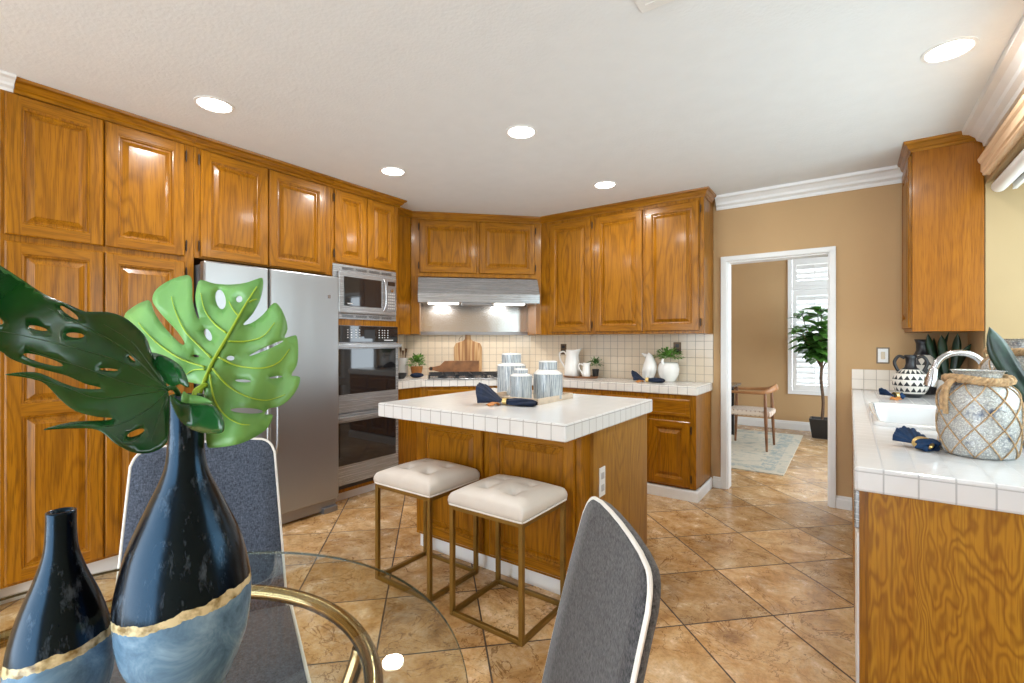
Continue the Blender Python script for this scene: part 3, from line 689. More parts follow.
# faucet
fa = thing('faucet', 'curved brushed nickel gooseneck faucet behind the sink', 'faucet', (0.515, 3.08, 0.955))
MB().lathe([(0.032, 0), (0.032, 0.012), (0.022, 0.03), (0.02, 0.05)], 24).build('base', chrome, fa, smooth=True)
path = [(0, 0, 0.04), (0, 0, 0.20)]+[(-0.09+0.09*math.cos(a), -0.02*(1-math.cos(a)), 0.235+0.088*math.sin(a)) for a in [PI*k/14 for k in range(14)]]+[(-0.186, -0.04, 0.235)]
MB().tube(path, 0.014, 14).build('spout', chrome, fa, smooth=True)
MB().tube([(-0.185, -0.04, 0.245), (-0.192, -0.042, 0.20), (-0.200, -0.043, 0.160)], [0.0155, 0.022, 0.024], 16).build('nozzle', chrome, fa, smooth=True)
MB().tube([(0.0, 0.02, 0.05), (0.0, 0.09, 0.085)], 0.008, 10).build('lever', chrome, fa, smooth=True)

# ---------------------------------------------------------------- appliances on the left wall
fr = thing('refrigerator', 'stainless side-by-side refrigerator left of the wall ovens', 'refrigerator', (-3.28, 1.284, 0), L90)
# local x = along +Y, local y = depth towards wall
FWD = 0.960
box(0.004, 0.07, 0.03, FWD-0.004, 0.73, 1.82).build('body', plain('dark_grey_side', (0.10, 0.10, 0.105), 0.5), fr)
for x0, x1, hx, lb in ((0, 0.405, 0.375, 'narrower freezer door'), (0.412, FWD, 0.442, 'wider door')):
    dr = box(x0, 0, 0.10, x1, 0.065, 1.838).build('door', steel_v, fr, bevel=0.01)
    MB().tube(smooth_pts([(hx, 0, 0.55), (hx, -0.045, 0.60), (hx, -0.052, 0.95), (hx, -0.045, 1.32), (hx, 0, 1.37)], 6), 0.011, 12).build('handle', steel_v, dr, smooth=True)
bd = box(FWD-0.10, -0.003, 1.665, FWD-0.075, 0, 1.69).build('badge', chrome, fr)
box(0.01, 0.03, 0.02, FWD-0.01, 0.07, 0.092).build('kick_grille', steel_dk, fr)
for x0 in (0.01, FWD-0.13): box(x0, 0.0, 0.0, x0+0.12, 0.09, 0.045).build('foot', steel_dk, fr, bevel=0.006)

# microwave with trim kit; local x along +Y from 2.26
mw = thing('microwave', 'built-in stainless microwave above the double oven', 'microwave', (XF, 2.262, 0), L90)
tr = MB().box(0, -0.008, 1.515, 0.655, 0.0, 1.965)
tr.build('trim_frame', steel_h, mw, bevel=0.002)
for z in (1.925, 1.53):
    for k in range(4):
        vt = MB()
        for j in range(3): vt.box(0.085+k*0.135, -0.010, z+j*0.008, 0.195+k*0.135, -0.007, z+j*0.008+0.004)
        vt.build('vent_slots', black_m, mw)
box(0.035, -0.035, 1.56, 0.64, -0.008, 1.91).build('front', steel_h, mw, bevel=0.012)
box(0.085, -0.040, 1.625, 0.465, -0.034, 1.865).build('window', black_glass, mw, bevel=0.02)
MB().tube(smooth_pts([(0.49, -0.034, 1.60), (0.497, -0.055, 1.65), (0.50, -0.058, 1.74), (0.497, -0.055, 1.83), (0.49, -0.034, 1.88)], 5), 0.009, 10).build('handle', chrome, mw, smooth=True)
cp = box(0.525, -0.038, 1.60, 0.625, -0.034, 1.88).build('control_panel', steel_dk, mw, bevel=0.003)
box(0.535, -0.040, 1.83, 0.615, -0.037, 1.865).build('display', black_glass, cp)
k_ = MB()
for i in range(4):
    for j in range(6): k_.box(0.536+i*0.021, -0.0395, 1.62+j*0.026, 0.549+i*0.021, -0.037, 1.632+j*0.026)
k_.build('keypad', light_grey, cp)
MB().tube([(0.575, -0.038, 1.785), (0.575, -0.048, 1.785)], 0.016, 16).build('dial', chrome, cp, smooth=True)
box(0.115, -0.042, 1.640, 0.165, -0.0395, 1.648).build('badge', light_grey, mw)

ovn = thing('double_oven', 'stainless double wall oven with black glass doors', 'oven', (XF, 2.262, 0), L90)
box(0, -0.012, 0.12, 0.655, 0.0, 1.465).build('chassis', steel_dk, ovn)
cp = box(0.0, -0.030, 1.325, 0.655, -0.012, 1.462).build('control_panel', black_glass, ovn, bevel=0.002)
box(0.29, -0.0315, 1.355, 0.40, -0.0295, 1.43).build('display', black_m, cp)
k_ = MB()
for gx in (0.12, 0.20, 0.44, 0.50):
    for i in range(2):
        for j in range(4): k_.box(gx+i*0.035, -0.0312, 1.36+j*0.021, gx+0.011+i*0.035, -0.0295, 1.368+j*0.021)
k_.build('keypad', light_grey, cp)
box(0.50, -0.0315, 1.337, 0.60, -0.0295, 1.346).build('badge', light_grey, cp)
for z0, z1, g0, g1, hz in ((0.745, 1.318, 0.895, 1.268, 1.293), (0.155, 0.735, 0.315, 0.665, 0.70)):
    dr = box(0, -0.040, z0, 0.655, -0.012, z1).build('door', steel_h, ovn, bevel=0.003)
    box(0.008, -0.043, g0, 0.622, -0.039, g1).build('window', black_glass, dr, bevel=0.002)
    hb = box(0.0, -0.085, hz-0.017, 0.655, -0.065, hz+0.017)
    hb.box(0.02, -0.068, hz-0.012, 0.05, -0.038, hz+0.012).box(0.605, -0.068, hz-0.012, 0.635, -0.038, hz+0.012)
    hb.build('handle', steel_h, dr, bevel=0.005)
box(0.01, -0.02, 0.12, 0.645, -0.01, 0.15).build('vent', black_m, ovn)

# range hood; local along the diagonal
hd = thing('range_hood', 'wide stainless range hood under the diagonal oak cabinet', 'hood', (-3.60, 3.29, 0), PI/4)
hx0, hx1 = 0.070, WD-0.050
prof = [(-0.165, 1.715), (-0.165, 1.805), (-0.05, 1.975), (0.0, 1.985), (0.0, 1.76), (-0.02, 1.715)]
# extrude profile (y,z) along x
vs = [(x, y, z) for x in (hx0, hx1) for y, z in prof]; n = len(prof)
MB().add(vs, [tuple(range(n)), tuple(range(n, 2*n))[::-1]]+[(i, (i+1) % n, n+(i+1) % n, n+i) for i in range(n)]).build('canopy', steel_h, hd, bevel=0.004)
box(0.087, 0.002, 1.76, WD-0.060, 0.475, 1.985).build('housing', steel_dk, hd)
box(0.50, -0.15, 1.695, 0.80, -0.02, 1.716).build('control_panel', steel_dk, hd, bevel=0.003)
for x in (0.17, 0.84):
    box(x, -0.15, 1.704, x+0.30, -0.03, 1.716).build('lamp_lens', emit('hood_lamp', (1, 0.96, 0.9), 5), hd)
for x in (0.32, 0.99):
    ld = bpy.data.lights.new('hood_light', 'AREA'); ld.size = 0.15; ld.energy = 3.0; ld.color = (1, 0.95, 0.88)
    lo = bpy.data.objects.new('hood_light', ld); COL.objects.link(lo); lo.parent = hd; lo.location = (x, 0.20, 1.74)
# stainless splash panel on the wall behind
sp = box(0.085, 0.478, 1.44, WD-0.057, 0.484, 1.985)
sp.box(0.085, 0.44, 1.405, WD-0.057, 0.484, 1.44, 1)
sp.build('splash_panel', [steel('bright_steel', (0.60, 0.60, 0.60), 0.22, metal=0.97), steel_dk], hd)

# cooktop on the diagonal
ck = thing('cooktop', 'black iron and stainless gas cooktop on the far corner worktop', 'cooktop', (-3.10, 3.64, zt1), PI/4)
box(-0.44, -0.05, 0, 0.44, 0.40, 0.008).build('tray', steel_h, ck, bevel=0.004)
for k, x0 in enumerate((-0.42, -0.135, 0.15)):
    g = MB(); x1 = x0+0.27; z = 0.04
    for y in (-0.03, 0.08, 0.18, 0.28, 0.38): g.sq((x0, y, z), (x1, y, z), 0.014)
    for x in (x0, (x0+x1)/2, x1): g.sq((x, -0.03, z), (x, 0.38, z), 0.014)
    for x in (x0, x1):
        for y in (-0.03, 0.38): g.sq((x, y, 0.009), (x, y, z), 0.014)
    g.build('grate', black_iron, ck)
    for y in (0.07, 0.30): MB().lathe([(0.05, 0.008), (0.05, 0.018), (0.035, 0.022), (0.035, 0.03), (0.0, 0.031)], 24, x0+0.135, y).build('burner', black_iron, ck, smooth=True)

# ---------------------------------------------------------------- lamps
LS = [(-2.85, 1.168, 'recessed ceiling light nearest the pantry cabinet'), (-2.85, 2.42, 'recessed ceiling light in front of the oven tower'),
      (-1.664, 2.43, 'recessed ceiling light above the island'), (-1.658, 3.655, 'recessed ceiling light nearest the back wall cabinet'),
      (0.363, 2.862, 'recessed ceiling light at right by the window crown')]
for x, y, lb in LS:
    t = thing('recessed_light', lb, 'ceiling light', (x, y, H), 0, 'recessed ceiling lights')
    MB().lathe([(0.098, 0.0), (0.097, -0.004), (0.083, -0.006), (0.080, -0.001), (0.080, 0.0)], 40, cap=False).build('trim_ring', white_paint, t, smooth=True)
    MB().lathe([(0.081, -0.001), (0.06, -0.003), (0.0, -0.004)], 40).build('lens', lamp_m, t, smooth=True)
    ld = bpy.data.lights.new('recessed_lamp', 'AREA'); ld.shape = 'DISK'; ld.size = 0.15; ld.energy = LAMP_W; ld.color = (1.0, 0.97, 0.93)
    lo = bpy.data.objects.new('recessed_lamp', ld); COL.objects.link(lo); lo.parent = t; lo.location = (0, 0, -0.012)
vn = thing('ceiling_vent', 'white ceiling vent at the top edge of the photo', 'vent', (-0.52, 1.675, H))
box(-0.15, -0.15, -0.008, 0.15, 0.15, 0).build('frame', white_paint, vn, bevel=0.003)
s = MB()
for k in range(9): s.box(-0.12, -0.12+k*0.028, -0.012, 0.12, -0.108+k*0.028, -0.007)
s.build('louvres', white_paint, vn)

# ---------------------------------------------------------------- window valance and blind
va = thing('window_valance', 'pale wooden valance along the top of the sink window', 'valance', (XR, 2.6, 2.325))
VP = [(0, -0.005), (0.030, -0.005), (0.034, 0.0), (0.034, 0.012), (0.042, 0.02), (0.042, 0.065), (0.052, 0.078), (0.056, 0.095), (0, 0.095)]
MB().sweep([(0, 1.33), (0, -1.4)], [(a, z) for a, z in VP]).build('board', oak_l, va)
bl_ = thing('roller_blind', 'white roller blind rolled up behind the valance', 'blind', (XR+0.05, 2.7, 2.262))
MB().tube([(0, -1.30, 0), (0, 1.30, 0)], 0.036, 20).build('fabric_roll', white_paint, bl_, smooth=True)
box(0.055, -1.3, -0.03, 0.075, 1.3, 0.05).build('head_rail', white_paint, bl_)

# switch and wall plates
sw = thing('light_switch', 'white switch plate on the beige wall above the low splash', 'switch', (0.208, YB, 1.223))
box(-0.040, -0.005, -0.062, 0.040, 0, 0.062).build('plate', plain('brown_plate', (0.20, 0.15, 0.10), 0.5), sw, bevel=0.003)
box(-0.031, -0.008, -0.052, 0.031, -0.004, 0.052).build('insert', white_paint, sw, bevel=0.002)
box(-0.013, -0.011, -0.028, 0.013, -0.007, 0.028).build('rocker', plain('almond_rocker', (0.62, 0.52, 0.38), 0.4), sw, bevel=0.002)
for x, z, lb in ((-2.57, 1.245, 'dark outlet plate on the tile behind the tall white pitcher'), (-1.335, 1.265, 'dark outlet plate on the tile behind the leafy plant')):
    t = thing('outlet', lb, 'outlet', (x, YB-0.008, z))
    box(-0.036, -0.005, -0.058, 0.036, 0, 0.058).build('plate', plain('bronze_plate', (0.12, 0.075, 0.04), 0.4, metal=0.4), t, bevel=0.003)
    for z in (-0.024, 0.024): box(-0.017, -0.008, z-0.016, 0.017, -0.004, z+0.016).build('socket', black_m, t)

# ---------------------------------------------------------------- bar stools
def stool(label):
    t = thing('bar_stool', label, 'stool', (0, 0, 0), 0, 'bar stools at the island')
    W, D, w_ = 0.43, 0.39, 0.022; hx, hy = W/2-w_/2, D/2-w_/2
    for sx in (-1, 1):
        for sy in (-1, 1): MB().sq((sx*hx, sy*hy, w_/2), (sx*hx, sy*hy, 0.525), w_).build('leg', gold_frame, t, bevel=0.002)
    for z, nm in ((w_/2, 'floor_rail'), (0.525, 'seat_rail')):
        for a, b_ in (((-hx+w_, -hy, z), (hx-w_, -hy, z)), ((-hx+w_, hy, z), (hx-w_, hy, z)), ((-hx, -hy+w_, z), (-hx, hy-w_, z)), ((hx, -hy+w_, z), (hx, hy-w_, z))):
            MB().sq(a, b_, w_-0.001).build(nm, gold_frame, t, bevel=0.002)
    c = MB(); n = 44; Wc, Dc, Hc = W/2+0.006, D/2+0.006, 0.088
    def top(u, v):
        x, y = (u*2-1), (v*2-1)
        ex = 1-abs(x)**7; ey = 1-abs(y)**7
        z = Hc*(0.80+0.0*x)+0.030*(1-x*x*0.9)*(1-y*y*0.9)
        e = max(0.0, min(ex, ey)); z = z*(0.55+0.45*e**0.5)
        for tx in (-0.36, 0.36):
            for ty in (-0.36, 0.36):
                d = math.hypot((x-tx)*Wc, (y-ty)*Dc); z -= 0.022*math.exp(-(d/0.020)**2)+0.013*math.exp(-(d/0.05)**2)
                for q in ((1, 1), (1, -1)):       # radiating pulls
                    dx_, dy_ = (x-tx)*Wc, (y-ty)*Dc; pr = abs(dx_*q[1]-dy_*q[0])/1.414; z -= 0.008*math.exp(-(pr/0.007)**2)*math.exp(-(d/0.06)**2)
        z -= 0.003*math.exp(-(x*Wc/0.004)**2)
        k = 1-0.012*(1-e)
        return (x*Wc*k, y*Dc*k, 0.537+z)
    c.grid(top, n, n)
    per = [(i, 0) for i in range(n+1)]+[(n, j) for j in range(1, n+1)]+[(i, n) for i in range(n-1, -1, -1)]+[(0, j) for j in range(n-1, 0, -1)]
    base = len(c.v)
    for i, j in per:
        x, y, z = c.v[i*(n+1)+j]; c.v.append((x*1.012, y*1.012, 0.56))
    for i, j in per:
        x, y, z = c.v[i*(n+1)+j]; c.v.append((x*0.995, y*0.995, 0.537))
    m = len(per)
    for k in range(m):
        k2 = (k+1) % m; a = per[k][0]*(n+1)+per[k][1]; b_ = per[k2][0]*(n+1)+per[k2][1]
        c.f.append((a, b_, base+k2, base+k)); c.mi.append(0); c.f.append((base+k, base+k2, base+m+k2, base+m+k)); c.mi.append(0)
    c.f.append(tuple(base+m+k for k in range(m))[::-1]); c.mi.append(0)
    cu = c.build('cushion', cream_leather, t, smooth='all')
    pts = [(x, y, 0.541) for x, y in rrect(-Wc, -Dc, Wc, Dc, 0.02)]
    MB().tube(pts, 0.004, 6, closed=True).build('piping', piping_m, cu, smooth=True)
    bt = MB()
    for tx in (-0.36, 0.36):
        for ty in (-0.36, 0.36):
            z = top((tx+1)/2, (ty+1)/2)[2]; bt.lathe([(0.007, z-0.002), (0.007, z+0.002), (0, z+0.0035)], 10, tx*Wc, ty*Dc)
    bt.build('tufting_buttons', cream_leather, cu, smooth=True)
    return t
s1 = stool('cream tufted bar stool on a gold frame, left one nearest the ovens'); s1.location = (-1.95, 1.905, 0)
s2 = copy_tree(s1); s2.location = (-1.372, 1.892, 0); s2['label'] = 'cream tufted bar stool on a gold frame, right one under the island corner'

# ---------------------------------------------------------------- dining chairs
def chair(label, fab, loc, fwd):
    """origin on the floor under the seat centre; local -y is forward"""
    rz = math.atan2(fwd[1], fwd[0])+PI/2
    t = thing('dining_chair', label, 'chair', (loc[0], loc[1], 0), rz, 'upholstered dining chairs')
    w = 0.235
    # seat
    poly = rrect(-w, -0.28, w, 0.24, 0.045)
    sm = MB(); loops = [(0, 0.385), (0.0, 0.462), (0.012, 0.474), (0.05, 0.481)]
    vs = []
    for ins, z in loops: vs += [(x*(1-ins/0.235), (y+0.02)*(1-ins/0.26)-0.02, z) for x, y in poly]
    m = len(poly); fs = [(i*m+k, i*m+(k+1) % m, (i+1)*m+(k+1) % m, (i+1)*m+k) for i in range(3) for k in range(m)]+[tuple(range(m))[::-1], tuple(range(3*m, 4*m))]
    st = sm.add(vs, fs).build('seat', fab, t, smooth=True)
    MB().tube([(x*1.0, y, 0.466) for x, y in poly], 0.005, 6, closed=True).build('piping', piping_m, st, smooth=True)
    # back: front outline (x, z), leaning
    def lean(z): s = (z-0.46)/0.53; return 0.200+0.095*s+0.02*s*s
    def hw(z): s = max(0, (z-0.46)/0.53); return w-0.012-0.032*s
    zt = 0.999; r = 0.045; side_pts = []
    zs = [0.44+(zt-r-0.44)*k/9 for k in range(10)]
    right = [(hw(z), z) for z in zs]
    arc = [(hw(zt)-r+r*math.cos(a), zt-r+r*math.sin(a)) for a in [PI/2*k/6 for k in range(1, 7)]]
    topm = [(hw(zt)*q, zt+0.006*(1-q*q)-0.0) for q in (0.6, 0.3, 0.0)]
    half = right+arc+topm
    outl = half+[(-x, z) for x, z in half[::-1][1:]]
    bk = MB(); m = len(outl)
    nx = 8
    def bow(x): return 0.012*(x/w)**2
    # front and rear surfaces as strips across matched left/right points
    L_ = len(half)
    rows = [(half[i][0], half[i][1]) for i in range(L_)]
    def surf(off, inset):
        vs = []
        for hwx, z in rows:
            for k in range(nx+1):
                x = -hwx+2*hwx*k/nx; vs.append((x*(1-inset), lean(z)-bow(x)+off, z-(inset*0.1 if z > 0.9 else 0)))
        return vs
    T_ = 0.024
    sheets = [surf(0.0, 0.03), surf(0.008, 0.0), surf(T_-0.012, 0.0), surf(T_, 0.03)]
    fs = []; per_sheet = L_*(nx+1)
    for v_ in sheets: bk.v += [tuple(q) for q in v_]
    def idx(s_, i, k): return s_*per_sheet+i*(nx+1)+k
    for s_ in (0, 3):
        for i in range(L_-1):
            for k in range(nx): fs.append((idx(s_, i, k), idx(s_, i, k+1), idx(s_, i+1, k+1), idx(s_, i+1, k)))
    for s_ in range(3):
        for i in range(L_-1):
            fs.append((idx(s_, i, 0), idx(s_, i+1, 0), idx(s_+1, i+1, 0), idx(s_+1, i, 0)))
            fs.append((idx(s_, i, nx), idx(s_, i+1, nx), idx(s_+1, i+1, nx), idx(s_+1, i, nx)))
        for k in range(nx): fs.append((idx(s_, 0, k), idx(s_, 0, k+1), idx(s_+1, 0, k+1), idx(s_+1, 0, k)))
    bk.f += fs; bk.mi += [0]*len(fs)
    bo = bk.build('backrest', fab, t, smooth='all')
    MB().tube([(x*1.0, lean(z)-bow(x)+0.006, z) for x, z in outl], 0.0042, 8).build('piping', piping_m, bo, smooth=True)
    lg = plain('espresso_wood', (0.03, 0.018, 0.012), 0.4)
    for sx in (-1, 1):
        for yy, sp in ((-0.185, -0.01), (0.20, 0.05)):
            v = []
            for (q, z) in ((0.013, 0.0), (0.021, 0.40)):
                cx_ = sx*(w-0.035); cy_ = yy+(sp if z == 0 else 0)
                v += [(cx_-q, cy_-q, z), (cx_+q, cy_-q, z), (cx_+q, cy_+q, z), (cx_-q, cy_+q, z)]
            MB().add(v, [(3, 2, 1, 0), (4, 5, 6, 7)]+[(k, (k+1) % 4, 4+(k+1) % 4, 4+k) for k in range(4)]).build('leg', lg, t)
    return t
fa_ = Vector((0.915, -0.40)).normalized()
pa = Vector((-1.60, 0.632))+fa_*0.22
chair('blue-grey upholstered chair with white piping, behind the tall vase', fabric_b, pa, fa_)
fb_ = Vector((-0.77, -0.64)).normalized()
pb = Vector((-0.415, 0.736))+fb_*0.22
chair('charcoal upholstered chair with white piping, front of the picture beside the stools', fabric_m, pb, fb_)

# ---------------------------------------------------------------- glass table
TZ = 0.755
tb = thing('dining_table', 'round glass dining table on a bent brass tube base', 'table', (-0.95, 0.178, 0))
gt = MB(); R_ = 0.605
gt.lathe([(0.0, TZ-0.012), (R_-0.002, TZ-0.012), (R_-0.002, TZ), (0.0, TZ)], 96, cap=False)
gl = gt.build('glass_top', glass_m, tb, smooth=True)
MB().lathe([(R_-0.001, TZ-0.009), (R_, TZ-0.0075), (R_, TZ-0.0045), (R_-0.001, TZ-0.003)], 96, cap=False).build('glass_edge', edge_glass, gl, smooth=True)
RR = 0.448
rp = [(RR*math.cos(2*PI*k/72), RR*math.sin(2*PI*k/72), TZ-0.0295) for k in range(72)]
MB().tube(rp, 0.0165, 14, closed=True).build('ring_tube', brass, tb, smooth=True)
for k in range(4):
    a = math.radians(72+90*k); ca, sa = math.cos(a), math.sin(a)
    P = [(RR, TZ-0.05), (RR-0.015, 0.66), (RR-0.085, 0.50), (RR-0.20, 0.30), (RR-0.23, 0.14), (RR-0.17, 0.045), (RR-0.07, 0.017)]
    MB().tube(smooth_pts([(r*ca, r*sa, z) for r, z in P], 6), 0.016, 12).build('leg', brass, tb, smooth=True)
fp = [(0.345*math.cos(2*PI*k/60), 0.345*math.sin(2*PI*k/60), 0.0165) for k in range(60)]
MB().tube(fp, 0.016, 12, closed=True).build('floor_ring', brass, tb, smooth=True)

# ---------------------------------------------------------------- vases on the table
def lathe_px(axis_px, dist, rows, base_z):
    """profile from (pixel row, half width in pixels)"""
    st = math.sqrt(1+((axis_px-512)/FPX)**2); prof = []
    for py, hwid in rows: prof.append((hwid*dist/FPX/st, EYE-(py-341.5)/FPX*dist-base_z))
    return prof
DV = 0.70
big = [(395, 18.5), (430, 18.5), (467, 22), (504, 40), (541, 58), (578, 68), (600, 70), (630, 67), (652, 60), (683, 44), (705, 33)]
prof = lathe_px(183, DV, big, TZ)[::-1]
prof = [(0.020, 0.0), (0.034, 0.0), (0.039, 0.006)]+prof
def smooth_prof(p, n=5): return [(max(0, q.x), q.y) for q in smooth_pts([Vector((a, b_, 0)) for a, b_ in p], n)]
pv = at(186, 341.5, DV)
bv = thing('vase', 'tall bottle vase, black over blue with gold band, holding monstera leaves', 'vase', (pv.x, pv.y, TZ))
pr = smooth_prof(prof[2:], 5); pr = [(0.0, 0.0), (0.034, 0.0)]+pr
tz_ = pr[-1][1]; rr_ = pr[-1][0]
pr += [(rr_-0.003, tz_+0.001), (rr_-0.006, tz_-0.004), (rr_-0.007, tz_-0.10), (0.0, tz_-0.12)]
MB().lathe(pr, 72, cap=False).build('body', vase_mat(0.199, 0.17, 'black_blue_gold_glaze'), bv, smooth='all')
DS = 0.66
sml = [(511, 16), (532, 16.5), (552, 19), (575, 28), (603, 42), (631, 52), (660, 57), (683, 56), (710, 46), (738, 30)]
prof = lathe_px(60, DS, sml, TZ)[::-1]
pr = [(0.0, 0.0), (0.028, 0.0)]+smooth_prof([(0.032, 0.004)]+prof, 5)
tz_ = pr[-1][1]; rr_ = pr[-1][0]
pr += [(rr_-0.003, tz_+0.001), (rr_-0.006, tz_-0.004), (rr_-0.007, tz_-0.08), (0.0, tz_-0.09)]
ps = at(61, 341.5, DS)
sv = thing('vase', 'short empty bottle vase, black over blue with gold band, at lower left', 'vase', (ps.x, ps.y, TZ))
MB().lathe(pr, 72, cap=False).build('body', vase_mat(0.151, 0.17, 'black_blue_gold_glaze_small'), sv, smooth='all')

# ---------------------------------------------------------------- monstera leaves
def inside(p, poly):
    x, y = p; c = False; n = len(poly)
    for i in range(n):
        x1, y1 = poly[i]; x2, y2 = poly[(i+1) % n]
        if (y1 > y) != (y2 > y) and x < (x2-x1)*(y-y1)/(y2-y1)+x1: c = not c
    return c
def leaf_mesh(outline, holes, surf, step=7):
    V = []; E = []
    for lp in [outline]+holes:
        n0 = len(V); n = len(lp); V += [Vector((p[0], p[1])) for p in lp]; E += [(n0+i, n0+(i+1) % n) for i in range(n)]
    xs_ = [p[0] for p in outline]; ys_ = [p[1] for p in outline]
    allb = [p for lp in [outline]+holes for p in lp]
    x = min(xs_)
    while x < max(xs_):
        y = min(ys_)
        while y < max(ys_):
            if min((x-p[0])**2+(y-p[1])**2 for p in allb) > 14 and inside((x, y), outline) and not any(inside((x, y), h) for h in holes): V.append(Vector((x+random.uniform(-1, 1), y+random.uniform(-1, 1))))
            y += step
        x += step
    v2, e2, f2, *_ = geometry.delaunay_2d_cdt(V, E, [], 0, 1e-4)
    m = MB(); m.v = [tuple(surf(p.x, p.y)) for p in v2]
    for f in f2:
        c = sum((v2[i] for i in f), Vector((0, 0)))/len(f)
        if inside(c, outline) and not any(inside(c, h) for h in holes): m.f.append(tuple(f)); m.mi.append(0)
    return m
def sm2(P, n=4): return [(q.x, q.y) for q in smooth_pts([Vector((a, b_, 0)) for a, b_ in P], n, closed=True)]
def ell(cx_, cy_, rx, ry, rot=0, n=14):
    c, s = math.cos(math.radians(rot)), math.sin(math.radians(rot))
    return [(cx_+rx*math.cos(2*PI*k/n)*c-ry*math.sin(2*PI*k/n)*s, cy_+rx*math.cos(2*PI*k/n)*s+ry*math.sin(2*PI*k/n)*c) for k in range(n)]
g5 = lambda P: [(100+x/3.2545, 250+y/3.2545) for x, y in P]
# pale leaf (underside seen)
out = g5([(335, 445), (300, 432), (270, 425), (225, 400), (180, 355), (140, 305), (110, 260), (80, 216), (110, 185), (148, 166), (163, 168),
          (178, 205), (205, 245), (240, 285), (268, 308), (275, 300), (250, 262), (215, 225), (185, 190), (171, 160), (185, 128), (225, 100), (275, 83), (295, 88),
          (300, 120), (301, 165), (313, 210), (324, 224), (317, 195), (311, 160), (315, 125), (328, 98), (370, 109), (425, 113), (475, 107), (512, 94), (529, 93), (531, 120), (520, 165),
          (495, 210), (466, 243), (495, 237), (530, 212), (566, 173), (585, 185), (603, 220), (610, 258), (600, 285), (625, 280), (641, 282), (645, 330), (640, 375), (622, 408), (650, 413), (645, 445), (620, 482), (585, 508), (550, 516), (535, 535),
          (562, 537), (548, 575), (515, 602), (465, 627), (420, 638), (370, 643), (350, 640), (345, 600), (345, 550), (342, 500)])
out = sm2(out, 3)
tf = lambda P: [(100+x/3.2545, 250+y/3.2545) for x, y in P]
holes = [tf(ell(393, 161, 17, 33, -12)), tf(ell(453, 160, 11, 11)), tf(ell(352, 276, 11, 22, -28)), tf(ell(425, 352, 13, 8)), tf(ell(541, 320, 62, 5.5, -24)),
         tf(ell(466, 426, 26, 5, 4)), tf(ell(572, 414, 22, 3.5, -6)), tf(ell(478, 523, 54, 9, 3)), tf(ell(313, 345, 11, 4.5, 12))]
def surf_g(px, py):
    u = (px-203)/100; v = (392-py)/110
    # distance from midrib line (203,392)->(258,287)
    nx_, ny_ = 105/118.5, 55/118.5
    s_ = ((px-203)*nx_+(py-392)*ny_)/90
    d = 0.735+0.065*v+0.035*s_*s_+0.006*math.sin(px*0.14+py*0.05)
    return at(px, py, d)
gf = thing('monstera_leaf', 'pale green monstera leaf showing its underside, right of the tall vase neck', 'leaf', (0, 0, 0))
def place(mb, org): mb.v = [(x-org.x, y-org.y, z-org.z) for x, y, z in mb.v]; return mb
org = at(195, 396, 0.705); gf.location = org
place(leaf_mesh(out, holes, surf_g), org).build('blade', mon_under, gf, smooth='all', solid=0.0014)
def vein(P, r0, r1, surf, off=-0.0035):
    pts = smooth_pts([Vector((x, y, 0)) for x, y in tf(P)], 6); n = len(pts)
    return [surf(p.x, p.y)+FW*off for p in pts], [r0+(r1-r0)*k/(n-1) for k in range(n)]
vm = MB()
VE = [([(330, 465), (365, 375), (425, 270), (470, 190), (514, 120)], 0.0030, 0.0011)]+[(P, 0.0016, 0.0006) for P in (
      [(365, 350), (325, 310), (280, 262), (250, 200), (237, 152)], [(345, 380), (270, 355), (200, 310), (150, 262), (130, 236)], [(415, 270), (375, 238), (345, 195), (332, 140)],
      [(455, 215), (438, 195), (424, 168)], [(420, 297), (480, 297), (535, 280), (572, 236)], [(390, 348), (450, 376), (530, 384), (585, 365), (620, 322)],
      [(370, 385), (420, 440), (480, 475), (545, 488), (606, 470)], [(362, 405), (375, 480), (410, 535), (455, 563), (492, 568)], [(345, 388), (310, 390), (285, 405)], [(490, 170), (503, 163), (515, 160)])]
for P, a, b_ in VE:
    pts, rs = vein(P, a, b_, surf_g); vm.tube(pts, rs, 8)
place(vm, org).build('veins', vein_m, gf, smooth='all')
st = MB().tube(smooth_pts([at(193, 425, 0.703), at(194, 396, 0.704), at(199, 388, 0.715), surf_g(206, 385)], 5), [0.0035]*16, 10)
place(st, org).build('stem', vein_m, gf, smooth='all')

# dark leaf (glossy upper side), reaching out of frame at left
q9 = lambda P: [(x/2.969, 250+y/2.969) for x, y in P]
out = q9([(500, 425), (494, 400), (484, 368), (466, 338), (450, 303), (435, 262), (405, 228), (365, 198), (320, 184), (262, 183), (240, 178), (200, 160), (130, 130), (60, 84), (0, 45), (-70, 10), (-150, -10), (-190, 20),
          (-170, 75), (-110, 125), (-40, 170), (10, 212), (-10, 222), (-80, 205), (-160, 205), (-200, 240), (-150, 275), (-70, 285), (0, 300), (30, 322), (90, 345), (140, 358), (200, 374), (250, 396), (296, 408), (292, 413), (235, 410), (180, 392), (120, 366), (70, 362), (14, 370),
          (70, 378), (125, 392), (155, 418), (180, 445), (225, 478), (290, 495), (330, 498), (326, 505), (280, 508), (210, 512), (130, 533), (200, 529), (275, 530), (310, 545), (345, 575), (395, 600), (440, 603), (480, 588), (499, 560), (503, 500), (503, 460)])
out = sm2(out, 3)
t9 = q9
holes = [t9(ell(112, 232, 30, 6, 12)), t9(ell(223, 253, 28, 8, 4)), t9(ell(205, 186, 34, 8, 35)), t9(ell(128, 326, 62, 10, 16)), t9(ell(323, 355, 28, 4, 4)), t9(ell(403, 543, 28, 9, -22)), t9(ell(392, 322, 13, 3.5, 42))]
